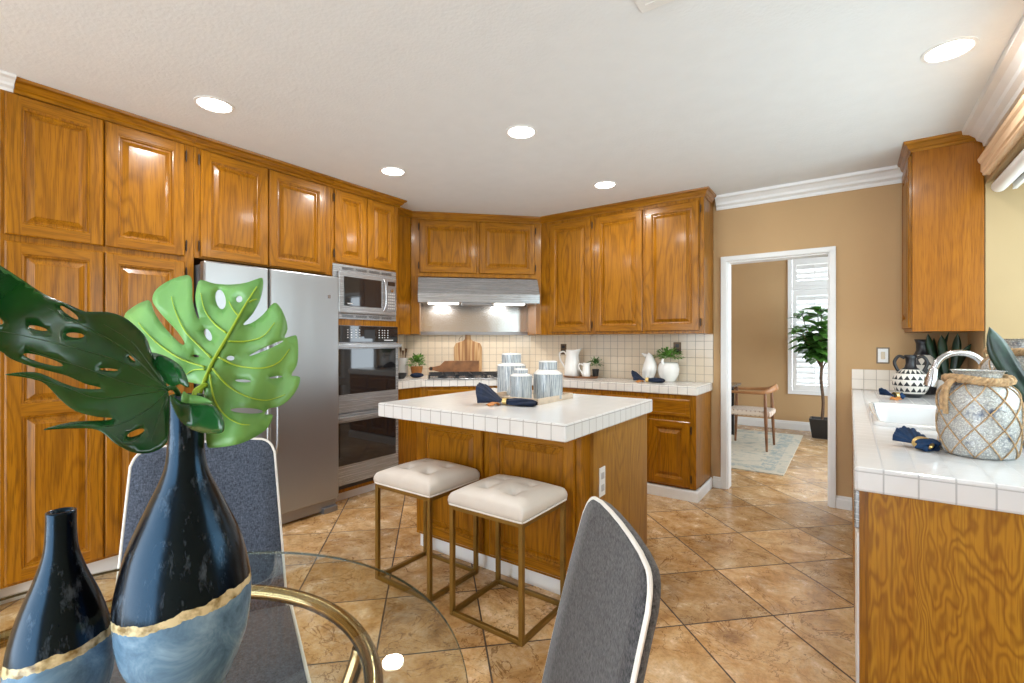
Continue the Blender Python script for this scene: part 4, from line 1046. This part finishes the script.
def surf_d(px, py):
    t_ = (170-px)/170; s_ = (py-375)/60
    a = math.atan2(py-390, 172-px)
    d = 0.672-0.13*t_-0.02*s_*s_*(0.4+t_)+0.011*math.sin(a*6.0)*min(1, max(0, math.hypot(px-172, py-390)-40)/90)-0.02*s_
    return at(px, py, d)
dl = thing('monstera_leaf', 'glossy dark green monstera leaf reaching out of the frame at left', 'leaf', (0, 0, 0))
orgd = at(178, 400, 0.69); dl.location = orgd
place(leaf_mesh(out, holes, surf_d), orgd).build('blade', mon_dark, dl, smooth='all', solid=0.0014)
vm = MB()
def veins(P, r0, r1, surf, off=-0.0012):
    pts = smooth_pts([Vector((x, y, 0)) for x, y in q9(P)], 6); n = len(pts)
    vm.tube([surf(p.x, p.y)+FW*off for p in pts], [r0+(r1-r0)*k/(n-1) for k in range(n)], 6)
for P in ([(500, 412), (380, 340), (220, 290), (0, 240), (-120, 235)], [(480, 398), (380, 300), (250, 225), (80, 140), (-60, 60)], [(490, 400), (440, 330), (390, 270), (310, 220)],
          [(490, 412), (380, 395), (250, 350), (90, 300)], [(495, 415), (400, 430), (290, 440), (190, 405), (60, 368)], [(500, 420), (430, 480), (340, 520), (200, 520)], [(502, 425), (470, 500), (450, 570)]):
    veins(P, 0.0011, 0.0004, surf_d)
place(vm, orgd).build('veins', vein_dk, dl, smooth='all')
# upper right lobe and small curled lobe in front of the vase mouth
lob = sm2(q9([(422, 306), (460, 305), (505, 322), (540, 350), (560, 398), (556, 408), (535, 398), (515, 404), (495, 395), (478, 370), (450, 335)]), 3)
def surf_l(px, py): return at(px, py, 0.655-0.0006*(px-165)-0.00035*(py-375))
place(leaf_mesh(lob, [], surf_l, 6), orgd).build('leaf_lobe', mon_dark, dl, smooth='all', solid=0.0014)
lob = sm2(q9([(505, 432), (540, 452), (575, 456), (625, 458), (650, 480), (664, 512), (662, 538), (640, 546), (600, 542), (565, 530), (535, 505), (515, 470)]), 3)
def surf_m(px, py): return at(px, py, 0.668-0.0012*abs(px-190)-0.0004*(py-400))
place(leaf_mesh(lob, [], surf_m, 6), orgd).build('leaf_lobe', mon_dark, dl, smooth='all', solid=0.0014)
lob = sm2(q9([(545, 420), (560, 428), (600, 436), (632, 452), (600, 458), (560, 456), (538, 450)]), 3)
def surf_n(px, py): return at(px, py, 0.674-0.0010*abs(px-190))
place(leaf_mesh(lob, [], surf_n, 5), orgd).build('leaf_lobe', mon_under, dl, smooth='all', solid=0.0014, label='small pale green folded lobe')
st = MB().tube(smooth_pts([at(181, 425, 0.70), at(180, 400, 0.70), at(174, 388, 0.68), surf_d(167, 389)], 5), [0.0035]*16, 10)
place(st, orgd).build('stem', vein_dk, dl, smooth='all')

# ---------------------------------------------------------------- canisters and tray on the island
IZ = 0.952
tr = thing('tray', 'pale wooden tray under the striped canisters on the island', 'tray', (-1.715, 2.585, IZ))
box(-0.215, -0.215, 0, 0.215, 0.215, 0.008).build('base', light_wood, tr)
MB().box(-0.215, -0.215, 0.008, 0.215, -0.203, 0.036).box(-0.215, 0.203, 0.008, 0.215, 0.215, 0.036).box(-0.215, -0.203, 0.008, -0.203, 0.203, 0.036).box(0.203, -0.203, 0.008, 0.215, 0.203, 0.036).build('rim', light_wood, tr, bevel=0.002)
def canister(label, x, y, r, zc, zl, zt, rl):
    z0 = IZ+0.008; t = thing('canister', label, 'canister', (x, y, z0), 0, 'striped canisters on the island tray')
    a, b_, c_ = zc-z0, zl-z0, zt-z0
    MB().lathe([(0, 0), (r-0.004, 0), (r, 0.004), (r, a)], 48).build('body', canister_m, t, smooth=True)
    MB().lathe([(r, a), (r-0.003, a+0.006), (rl+0.004, b_-0.002), (rl-0.004, b_)], 48).build('shoulder', white_glaze, t, smooth='all')
    ld = MB().lathe([(rl, b_), (rl, c_-0.006)], 48).build('lid', canister_m, t, smooth=True)
    MB().lathe([(rl+0.001, c_-0.008), (rl+0.001, c_-0.003), (rl-0.004, c_), (0, c_+0.002)], 48).build('lid_top', white_glaze, ld, smooth=True)
def y_on(px, y): d = FW+RT*((px-512)/FPX); return d.x*y/d.y
canister('largest blue-grey striped canister, at the back of the tray', y_on(511.5, 2.72), 2.72, 0.101, 1.160, 1.182, 1.246, 0.069)
canister('smallest blue-grey striped canister, front of the tray', y_on(521, 2.455), 2.455, 0.069, 1.114, 1.132, 1.160, 0.044)
canister('medium blue-grey striped canister, right side of the tray', y_on(548, 2.635), 2.635, 0.095, 1.120, 1.150, 1.206, 0.060)

# napkins with rings
def napkin(label, loc, rz, cloth, scale=1.0, lining=True, fan=1.0, L_=0.17):
    t = thing('napkin', label, 'napkin', loc, rz)
    m = MB()
    def f(u, v):      # fan: u radius, v angle
        r = 0.012+0.135*u*scale; a = (v-0.5)*1.7*fan
        pl = math.sin(v*PI*9)*0.010*u+0.004
        z = 0.017+0.085*scale*math.sin(min(1, u)*PI*0.55)*math.sin(v*PI)**0.7+abs(pl)*0.6
        return (-0.02-r*math.cos(a), r*math.sin(a), max(0.003, z*(0.35+0.65*u)+0.010*(1-u)))
    m.grid(f, 14, 54)
    m.build('fan', cloth, t, smooth='all', solid=0.003)
    n = MB()
    def g(u, v):
        x = -0.02+u*L_*scale; r = (0.014+0.010*math.sin(u*PI)+0.006*u)*(1-0.8*max(0, u-0.9)*10*0.5)
        a = v*2*PI; rr = r*(1+0.18*math.sin(a*5+u*6))
        return (x, rr*1.35*math.cos(a), max(0.001, 0.019+rr*0.85*math.sin(a)))
    n.grid(g, 16, 30); n.build('tail', cloth, t, smooth='all')
    MB().add(*(lambda P: (P[0], P[1]))(ringmesh())).build('napkin_ring', gold_m, t, smooth=True)
    if lining:
        q = MB()
        def h_(u, v):
            r = 0.04+0.09*u; a = -0.95-0.5*v; return (-0.03-r*math.cos(a), r*math.sin(a)*0.8, 0.004+0.012*math.sin(u*PI)+0.004*math.sin(v*9))
        q.grid(h_, 8, 8); q.build('lining', terracotta, t, smooth='all', solid=0.004, label='orange-brown folded edge')
    return t
def ringmesh():
    vs = []; fs = []; n = 28
    for k in range(n):
        a = 2*PI*k/n
        for x, r in ((-0.013, 0.0), (0.013, 0.0), (0.013, 0.003), (-0.013, 0.003)):
            rr = 0.0195+r; vs.append((x-0.014, rr*1.25*math.cos(a), 0.022+rr*0.97*math.sin(a)))
    for k in range(n):
        for j in range(4): fs.append((k*4+j, ((k+1) % n)*4+j, ((k+1) % n)*4+(j+1) % 4, k*4+(j+1) % 4))
    return vs, fs
napkin('navy napkin with gold ring beside the canister tray on the island', (-1.650, 2.27, IZ+0.001), 0.18, navy, 1.2)
napkin('navy napkin with gold ring on the back worktop before the leafy pot', (-1.50, 4.27, zt1+0.001), 0.05, navy, 0.95)
napkin('blue napkin with gold ring beside the near rope-netted jar', (0.215, 2.15, zt1), -1.0, blue_cloth, 0.50, lining=False, L_=0.09)
napkin('small blue napkin at the far end of the sink worktop', (0.262, 3.99, zt1), 0.5, blue_cloth, 0.55, L_=0.08)

# ---------------------------------------------------------------- items on the far worktop
cb = thing('cutting_board', 'tall striped wooden paddle board standing against the tile', 'cutting board', (-3.505, 4.055, zt1), PI/4)
o_ = [(-0.155, 0.0), (0.155, 0.0), (0.157, 0.31), (0.14, 0.355), (0.06, 0.38), (0.035, 0.40), (0.028, 0.47), (-0.028, 0.47), (-0.035, 0.40), (-0.06, 0.38), (-0.14, 0.355), (-0.157, 0.31)]
MB().plate(o_, -0.010, 0.010).build('board', board_m, cb, bevel=0.004)
cb.rotation_euler.x = -0.05
MB().tube(smooth_pts([(-0.02, 0.0, 0.46), (-0.09, 0, 0.42), (-0.10, 0, 0.38)], 4), 0.004, 6).build('cord', walnut, cb, smooth=True)
hb = thing('serving_board', 'dark walnut serving board lying long side down behind the cooktop', 'serving board', (-3.487, 3.875, zt1), PI/4)
o_ = [(-0.21, 0.045), (-0.17, 0.0), (0.22, 0.0), (0.225, 0.165), (-0.15, 0.165), (-0.20, 0.115), (-0.27, 0.10), (-0.31, 0.10), (-0.325, 0.08), (-0.31, 0.06), (-0.27, 0.06)]
MB().plate(o_, -0.010, 0.010).build('board', plain('walnut_board', (0.24, 0.10, 0.035), 0.45, var=0.4, vs=10), hb, bevel=0.004)
MB().lathe([(0.020, -0.001), (0.012, 0), (0.012, 0.001)], 12).build('hanging_hole', black_m, hb)
bpy.data.objects['hanging_hole'].rotation_euler.x = PI/2; bpy.data.objects['hanging_hole'].location = (-0.295, -0.0105, 0.08)

def leafy(mb, c, spread, n, ln, rnd, up=0.3, w=0.45):
    for k in range(n):
        th = rnd.uniform(0, 2*PI); ph = rnd.uniform(-0.3, 1.3)
        d = Vector((math.cos(th)*math.cos(ph), math.sin(th)*math.cos(ph), math.sin(ph)+up)).normalized()
        s_ = Vector(c)+Vector((d.x*spread[0], d.y*spread[1], d.z*spread[2]))*rnd.uniform(0.25, 1.0)
        l = ln*rnd.uniform(0.7, 1.2); t = Vector((-d.y, d.x, rnd.uniform(-0.4, 0.4))).normalized(); b_ = d.cross(t)
        e = s_+d*l+Vector((0, 0, -0.25*l)); mid = s_+d*l*0.5+b_*l*0.06
        mb.add([s_, mid+t*l*w*0.5, e, mid-t*l*w*0.5, mid+b_*(-l*0.05)], [(0, 1, 4), (1, 2, 4), (2, 3, 4), (3, 0, 4)])
    return mb
cr = thing('utensil_crock', 'white utensil crock with dark wooden spoons beside the ovens', 'crock', (-3.90, 3.44, zt1))
MB().lathe([(0, 0), (0.055, 0), (0.060, 0.01), (0.060, 0.20), (0.054, 0.20), (0.052, 0.02), (0, 0.015)], 32, cap=False).build('body', white_glaze, cr, smooth=True)
for k, (dx, dy, hh) in enumerate(((-0.02, 0.0, 0.31), (0.02, 0.02, 0.30), (0.03, -0.02, 0.28))):
    MB().tube([(dx*0.4, dy*0.4, 0.02), (dx*1.2, dy*1.2, hh-0.06), (dx*1.4, dy*1.4, hh)], [0.005, 0.006, 0.02], 10, flat=0.35).build('spoon', walnut, cr, smooth=True)
cp_ = thing('potted_plant', 'small green plant in an orange clay pot left of the cooktop', 'plant', (-3.745, 3.50, zt1))
MB().lathe([(0, 0), (0.045, 0), (0.062, 0.08), (0.066, 0.11), (0.060, 0.11), (0.056, 0.09), (0, 0.09)], 28, cap=False).build('pot', terracotta, cp_, smooth=True)
leafy(MB(), (0, 0, 0.12), (0.085, 0.085, 0.10), 150, 0.06, random.Random(3)).build('foliage', leaf_bright, cp_)
bn = MB()
def bun(cx_, cy_, r, hgt):
    def f(u, v):
        a = u*2*PI; p = v*PI; rr = r*(1+0.12*math.sin(3*a)+0.06*math.sin(7*a+2))
        return (cx_+rr*math.sin(p)*math.cos(a), cy_+rr*math.sin(p)*math.sin(a), hgt*0.5*(1-math.cos(p)))
    return MB().grid(f, 30, 12)
tag(bun(0, 0, 0.065, 0.05).build('folded_cloth', navy, smooth='all', loc=(-3.67, 3.43, zt1)), 'dark blue folded cloth before the orange clay pot', 'cloth')
tag(MB().lathe([(0, 0), (0.035, 0), (0.06, 0.03), (0.062, 0.055), (0.057, 0.055), (0.05, 0.03), (0, 0.008)], 28, cap=False).build('bowl', black_m, smooth=True, loc=(-3.70, 3.24, zt1)), 'small black bowl beside the oven tower', 'bowl')

# pitcher tray group
pt = thing('serving_tray', 'dark wooden oval tray under the white pitchers', 'tray', (-2.27, 4.40, zt1))
ov_ = [(0.19*math.cos(2*PI*k/40), 0.11*math.sin(2*PI*k/40)) for k in range(40)]
MB().prism(ov_, 0, 0.012).build('base', walnut, pt, bevel=0.003)
MB().tube([(x, y, 0.016) for x, y in ov_], 0.006, 6, closed=True).build('rim', walnut, pt, smooth=True)
TZ2 = zt1+0.0125
def pitcher(label, loc, s, rz, hgt, r):
    t = thing('pitcher', label, 'pitcher', loc, rz)
    m = MB(); seg = 36; prof = [(0.0, 0), (0.95, 0), (1.0, 0.02), (1.02, 0.25), (0.9, 0.6), (0.78, 0.8), (0.80, 0.93), (0.86, 1.0)]
    vs = []
    for i, (a, z) in enumerate(prof+[(0.80, 0.985), (0.74, 0.8), (0.0, 0.78)]):
        for k in range(seg):
            an = 2*PI*k/seg; rr = a*r; zz = z*hgt
            if z > 0.75 and a > 0: w_ = max(0, math.cos(an))**8*(z-0.75)/0.25; rr *= 1+0.55*w_; zz += 0.05*hgt*w_
            vs.append((rr*math.cos(an), rr*math.sin(an), zz))
    L2 = len(prof)+3
    fs = [(i*seg+k, i*seg+(k+1) % seg, (i+1)*seg+(k+1) % seg, (i+1)*seg+k) for i in range(L2-1) for k in range(seg)]
    m.add(vs, fs).build('body', white_glaze, t, smooth='all')
    MB().tube(smooth_pts([(-0.78*r, 0, 0.80*hgt), (-1.25*r, 0, 0.93*hgt), (-1.85*r, 0, 0.86*hgt), (-1.75*r, 0, 0.62*hgt), (-1.25*r, 0, 0.38*hgt), (-0.95*r, 0, 0.22*hgt)], 6), 0.010*s, 10).build('handle', white_glaze, t, smooth=True)
    return t
pitcher('tall white pitcher with a large loop handle on the dark tray', (-2.37, 4.41, TZ2), 0.9, 0.0, 0.275, 0.082)
pitcher('short white pitcher on the dark tray, right of the tall one', (-2.185, 4.36, TZ2), 0.7, 0.2, 0.145, 0.042)
gp = thing('potted_plant', 'small green plant in a black pot on the pitcher tray', 'plant', (-2.12, 4.46, zt1))
gp.location = (-2.125, 4.455, TZ2)
MB().lathe([(0, 0), (0.028, 0), (0.036, 0.08), (0.032, 0.08), (0, 0.07)], 24, cap=False).build('pot', black_m, gp, smooth=True)
leafy(MB(), (0, 0, 0.115), (0.075, 0.06, 0.075), 120, 0.04, random.Random(5)).build('foliage', leaf_g, gp)
# leafy pot on the right
bp = thing('potted_plant', 'bushy green plant in a white rounded pot near the doorway', 'plant', (-1.375, 4.44, zt1))
MB().lathe([(0, 0), (0.05, 0), (0.062, 0.01), (0.092, 0.07), (0.098, 0.12), (0.088, 0.165), (0.078, 0.18), (0.070, 0.175), (0.07, 0.15), (0, 0.145)], 36, cap=False).build('pot', white_glaze, bp, smooth='all')
MB().tube([(-0.02, -0.088, 0.16), (-0.03, -0.093, 0.19), (-0.022, -0.088, 0.215)], [0.012, 0.014, 0.009], 10).build('ornament', white_glaze, bp, smooth=True)
leafy(MB(), (0, 0, 0.215), (0.125, 0.09, 0.085), 260, 0.045, random.Random(8)).build('foliage', leaf_bright, bp)
rj = thing('figurine', 'white ceramic bird figurine left of the bushy potted plant', 'figurine', (-1.57, 4.41, zt1))
def bird(u, v):
    a = v*2*PI; z = u*0.27
    P_ = [(0, 0.045), (0.15, 0.058), (0.4, 0.070), (0.6, 0.062), (0.75, 0.045), (0.88, 0.036), (1.0, 0.002)]
    for (a0, r0), (a1, r1) in zip(P_, P_[1:]):
        if a0 <= u <= a1: r = r0+(r1-r0)*(u-a0)/(a1-a0); break
    return (r*math.cos(a)+0.03*math.sin(u*2.5), r*0.85*math.sin(a), z)
MB().grid(bird, 24, 28).build('body', white_glaze, rj, smooth='all')
MB().tube([(-0.005, 0, 0.235), (-0.035, 0, 0.255), (-0.052, 0, 0.262)], [0.022, 0.011, 0.003], 10).build('beak', white_glaze, rj, smooth=True)

# ---------------------------------------------------------------- items on the sink worktop
pm = pattern_vase_mat('black_white_triangle_glaze', 17, 0.040, 0.028, 0.188)
v1 = thing('vase', 'round black and white triangle-patterned vase before the low splash', 'vase', (0.335, 4.15, zt1))
pr = [(0, 0), (0.045, 0), (0.055, 0.005), (0.085, 0.045), (0.098, 0.085), (0.099, 0.115), (0.088, 0.150), (0.06, 0.18), (0.034, 0.20), (0.026, 0.225), (0.028, 0.26), (0.036, 0.285), (0.031, 0.285), (0.022, 0.25), (0, 0.24)]
MB().lathe(pr, 48, cap=False).build('body', pm, v1, smooth='all')
for sx in (-1, 1):
    MB().tube(smooth_pts([(sx*0.03, 0, 0.262), (sx*0.062, 0, 0.275), (sx*0.085, 0, 0.235), (sx*0.070, 0, 0.185), (sx*0.055, 0, 0.172)], 5), 0.010, 10).build('handle', black_m, v1, smooth=True)
v2 = thing('vase', 'taller black-necked patterned vase in the corner behind the round one', 'vase', (0.425, 4.44, zt1))
pr = [(0, 0), (0.05, 0), (0.065, 0.01), (0.085, 0.10), (0.088, 0.19), (0.078, 0.24), (0.05, 0.285), (0.038, 0.31), (0.038, 0.36), (0.048, 0.39), (0.042, 0.39), (0.03, 0.35), (0, 0.34)]
MB().lathe(pr, 48, cap=False).build('body', pattern_vase_mat('black_white_band_glaze', 9, 0.07, 0.10, 0.28), v2, smooth='all')

def blade(mb, base, tip, w, bend, n=14, cup=0.25):
    base = Vector(base); tip = Vector(tip); ax = tip-base; ln = ax.length; ax.normalize()
    side_ = Vector(bend).normalized(); side_ = (side_-ax*side_.dot(ax)).normalized(); nn = ax.cross(side_)
    vs = []
    for i in range(n+1):
        s_ = i/n; wd = w*(0.55+0.9*s_-0.45*s_*s_)*(1 if s_ < 0.7 else max(0.0, 1-((s_-0.7)/0.3)**2))
        c = base+ax*ln*s_+nn*0.06*ln*math.sin(s_*PI)
        for k in (-1, -0.5, 0, 0.5, 1): vs.append(c+side_*wd*0.5*k+nn*cup*wd*0.5*(k*k))
    mb.add(vs, [(i*5+k, i*5+k+1, (i+1)*5+k+1, (i+1)*5+k) for i in range(n) for k in range(4)])
def snake(label, loc, leaves, pot=(0.05, 0.10), potmat=None):
    t = thing('snake_plant', label, 'plant', loc)
    r, h = pot
    MB().lathe([(0, 0), (r*0.8, 0), (r, h), (r*0.9, h), (r*0.85, h*0.88), (0, h*0.87)], 32, cap=False).build('pot', potmat or white_glaze, t, smooth=True)
    for b_, tp, w, sd in leaves:
        m = MB(); blade(m, b_, tp, w, sd); m.build('leaf', leaf_dk, t, smooth='all', solid=0.003)
    return t
snake('snake plant in a white pot in the corner behind the faucet', (0.545, 4.40, zt1),
      [((-0.02, -0.01, 0.10), (-0.10, -0.02, 0.43), 0.05, (1, 0.3, 0)), ((0.0, -0.02, 0.10), (-0.03, -0.03, 0.42), 0.055, (1, 0, 0)), ((0.02, -0.02, 0.10), (0.05, -0.05, 0.43), 0.05, (1, -0.4, 0)),
       ((0.01, 0.02, 0.10), (0.02, 0.06, 0.44), 0.05, (0.5, 1, 0)), ((0.02, 0.0, 0.10), (0.12, -0.02, 0.36), 0.045, (1, 0.2, 0.2)), ((-0.01, 0.01, 0.10), (-0.06, 0.05, 0.40), 0.05, (1, 0.8, 0))], pot=(0.06, 0.11))
snake('dark-leaved snake plant at the right edge of the photo behind the near jar', (0.565, 2.28, zt1),
      [((-0.015, -0.01, 0.10), (-0.170, 0.02, 0.425), 0.080, (0.8, 0.6, 0.6)), ((0.0, -0.02, 0.10), (-0.012, -0.04, 0.43), 0.07, (1, 0.2, 0)), ((0.02, 0.0, 0.10), (0.06, 0.05, 0.46), 0.07, (0.3, 1, 0))], pot=(0.055, 0.11))

def net_jar(label, loc, s, hgt, loops_n, seed, tail=True):
    t = thing('glass_jar', label, 'jar', loc, 0.3)
    P_ = [(0, 0.004), (0.080, 0.0), (0.094, 0.010), (0.101, 0.05), (0.104, 0.12), (0.103, 0.18), (0.095, 0.212), (0.075, 0.232), (0.062, 0.242), (0.060, 0.258), (0.066, 0.272), (0.072, 0.276)]
    P_ = [(r*s, z*hgt/0.276) for r, z in P_]
    sp = smooth_prof(P_[1:], 3)
    inner = [(max(0.0, r-0.004), z) for r, z in sp[::-1]]
    MB().lathe([(0, 0.003)]+sp+inner[:-3]+[(0, inner[-4][1])], 56, cap=False).build('body', jar_m, t, smooth='all')
    zk = 0.236*hgt/0.276
    def rad(z):
        for (r0, z0), (r1, z1) in zip(sp, sp[1:]):
            if z0 <= z <= z1 and z1 > z0: return r0+(r1-r0)*(z-z0)/(z1-z0)
        return sp[0][0] if z < sp[0][1] else sp[-1][0]
    m = MB(); nn = loops_n
    for dr in (-1, 1):
        for k in range(nn):
            pts = []
            for i in range(25):
                u = i/24; z = 0.004+(zk-0.004)*u; a = 2*PI*k/nn+dr*u*1.75; r = rad(z)+0.0022; pts.append((r*math.cos(a), r*math.sin(a), z))
            m.tube(pts, 0.0020, 6)
    m.build('net', rope_m, t, smooth='all')
    rp_ = MB(); rnd = random.Random(seed)
    for q in range(4):
        pts = []; n = 80
        for i in range(n):
            a = 2*PI*i/n; tw = a*12+q*1.57; r = rad(zk+0.004)+0.012+0.007*math.cos(tw)+0.004*math.sin(a*3+q); z = zk+0.010+0.009*math.sin(tw)+0.005*math.sin(a*2+seed)
            pts.append((r*math.cos(a), r*math.sin(a), z))
        rp_.tube(pts, 0.0065, 7, closed=True)
    ro = rp_.build('rope_collar', rope_m, t, smooth='all')
    if tail:
        tl = MB()
        for q in range(2):
            a = math.radians(196+6*q); c, s2 = math.cos(a), math.sin(a)
            pts = smooth_pts([(0.075*c*s, 0.075*s2*s, zk+0.012), (0.10*c*s, 0.10*s2*s, zk-0.002), (0.115*c*s, 0.115*s2*s, zk-0.04), (0.116*c*s, 0.116*s2*s, zk-0.09-0.012*q)], 6)
            tl.tube(pts, 0.007, 8)
        tl.build('rope_tail', rope_m, ro, smooth='all')
    return t
net_jar('silvered glass jar in a rope net, nearest on the sink worktop', (0.345, 2.17, zt1), 0.97, 0.28, 9, 1)
net_jar('taller glass jar in a rope net, behind the nearest jar', (0.515, 2.50, zt1), 1.1, 0.385, 9, 4, tail=False)

# ---------------------------------------------------------------- next room furniture
tag(box(-1.10, -1.22, 0, 1.10, 1.22, 0.010).build('area_rug', rug_m, loc=(-1.63, 6.58, 0)), 'faded blue-grey floral area rug beyond the doorway', 'rug')
ac = thing('armchair', 'wooden armchair with a woven cream seat beyond the doorway', 'chair', (-1.02, 6.62, 0.010), 0.0)
for (x, y, zt_) in ((0.20, -0.23, 0.70), (0.22, 0.21, 0.72), (-0.22, -0.21, 0.70), (-0.20, 0.21, 0.72)):
    MB().tube([(x*1.08, y*1.1, 0), (x, y, 0.45), (x*0.96, y*0.97, zt_)], [0.013, 0.021, 0.015], 10).build('leg', walnut, ac, smooth=True)
seat = rrect(-0.24, -0.23, 0.26, 0.23, 0.05)
MB().prism(seat, 0.41, 0.475).build('seat', woven_m, ac, bevel=0.018)
top = smooth_pts([(-0.24, -0.23, 0.70), (-0.05, -0.245, 0.695), (0.18, -0.235, 0.705), (0.27, -0.12, 0.745), (0.285, 0.0, 0.76), (0.27, 0.12, 0.745), (0.18, 0.22, 0.715), (-0.05, 0.235, 0.70), (-0.24, 0.22, 0.70)], 5)
rs = [0.016+0.030*math.exp(-((i-len(top)/2)/9)**2) for i in range(len(top))]
MB().tube(top, rs, 10, flat=0.45).build('arm_rail', plain('honey_wood', (0.38, 0.18, 0.07), 0.4, var=0.2, vs=10), ac, smooth='all')
dt = thing('side_table', 'dark grey table at the left edge of the doorway', 'table', (-1.75, 6.9, 0.010))
box(-0.45, -0.45, 0.70, 0.50, 0.45, 0.735).build('tabletop', plain('slate_top', (0.08, 0.10, 0.11), 0.25, coat=0.4), dt, bevel=0.005)
for x in (-0.38, 0.40):
    for y in (-0.38, 0.38): box(x-0.02, y-0.02, 0, x+0.02, y+0.02, 0.70).build('leg', black_m, dt)

tp = thing('fiddle_leaf_tree', 'tall leafy houseplant in a black pot by the shuttered window', 'plant', (-0.31, 7.80, 0))
MB().prism([(-0.10, -0.10), (0.10, -0.10), (0.10, 0.10), (-0.10, 0.10)], 0, 0.01).build('pot_foot', black_m, tp)
mm = MB(); vs = []
for q, z in ((0.11, 0.01), (0.145, 0.27), (0.125, 0.27), (0.12, 0.24)): vs += [(-q, -q, z), (q, -q, z), (q, q, z), (-q, q, z)]
mm.add(vs, [(i*4+k, i*4+(k+1) % 4, i*4+4+(k+1) % 4, i*4+4+k) for i in range(3) for k in range(4)]+[(3, 2, 1, 0)]).build('pot', black_m, tp, bevel=0.004)
box(-0.12, -0.12, 0.20, 0.12, 0.12, 0.235).build('soil', soil_m, tp)
tk = MB().tube(smooth_pts([(0, 0, 0.22), (0.015, 0, 0.5), (-0.01, 0, 0.80), (0.0, 0, 0.98)], 4), 0.019, 10)
rnd = random.Random(11); fol = MB()
def bigleaf(c, d, l, w):
    d = d.normalized(); t_ = d.cross(Vector((0, 0, 1)));
    if t_.length < 0.1: t_ = Vector((1, 0, 0))
    t_.normalize(); b_ = t_.cross(d); vs = []; n = 6
    for i in range(n+1):
        s_ = i/n; wd = w*math.sin(PI*min(1, s_*0.92+0.06))**0.8*(0.75+0.4*s_); cc = c+d*l*s_-Vector((0, 0, 1))*l*0.35*s_*s_
        for k in (-1, 0, 1): vs.append(cc+t_*wd*0.5*k+b_*abs(k)*wd*0.15)
    fol.add(vs, [(i*3+k, i*3+k+1, (i+1)*3+k+1, (i+1)*3+k) for i in range(n) for k in range(2)])
for k in range(9):
    a = rnd.uniform(0, 2*PI); rr = rnd.uniform(0.12, 0.36); zt_ = rnd.uniform(1.35, 1.75)
    P = smooth_pts([(0, 0, 0.95), (rr*0.35*math.cos(a), rr*0.35*math.sin(a), 1.15), (rr*math.cos(a), rr*math.sin(a), zt_)], 5)
    tk.tube(P, [0.010*(1-0.6*i/len(P)) for i in range(len(P))], 7)
    for i in range(4, len(P)):
        for j in range(5):
            b2 = rnd.uniform(0, 2*PI); bigleaf(Vector(P[i]), Vector((math.cos(b2), math.sin(b2), rnd.uniform(-0.1, 0.9))), rnd.uniform(0.16, 0.26), rnd.uniform(0.09, 0.14))
tk.build('trunk', bark_m, tp, smooth=True)
fol.build('foliage', plain('mid_green_leaves', (0.085, 0.23, 0.035), 0.4, var=0.5, vs=12), tp, smooth='all')
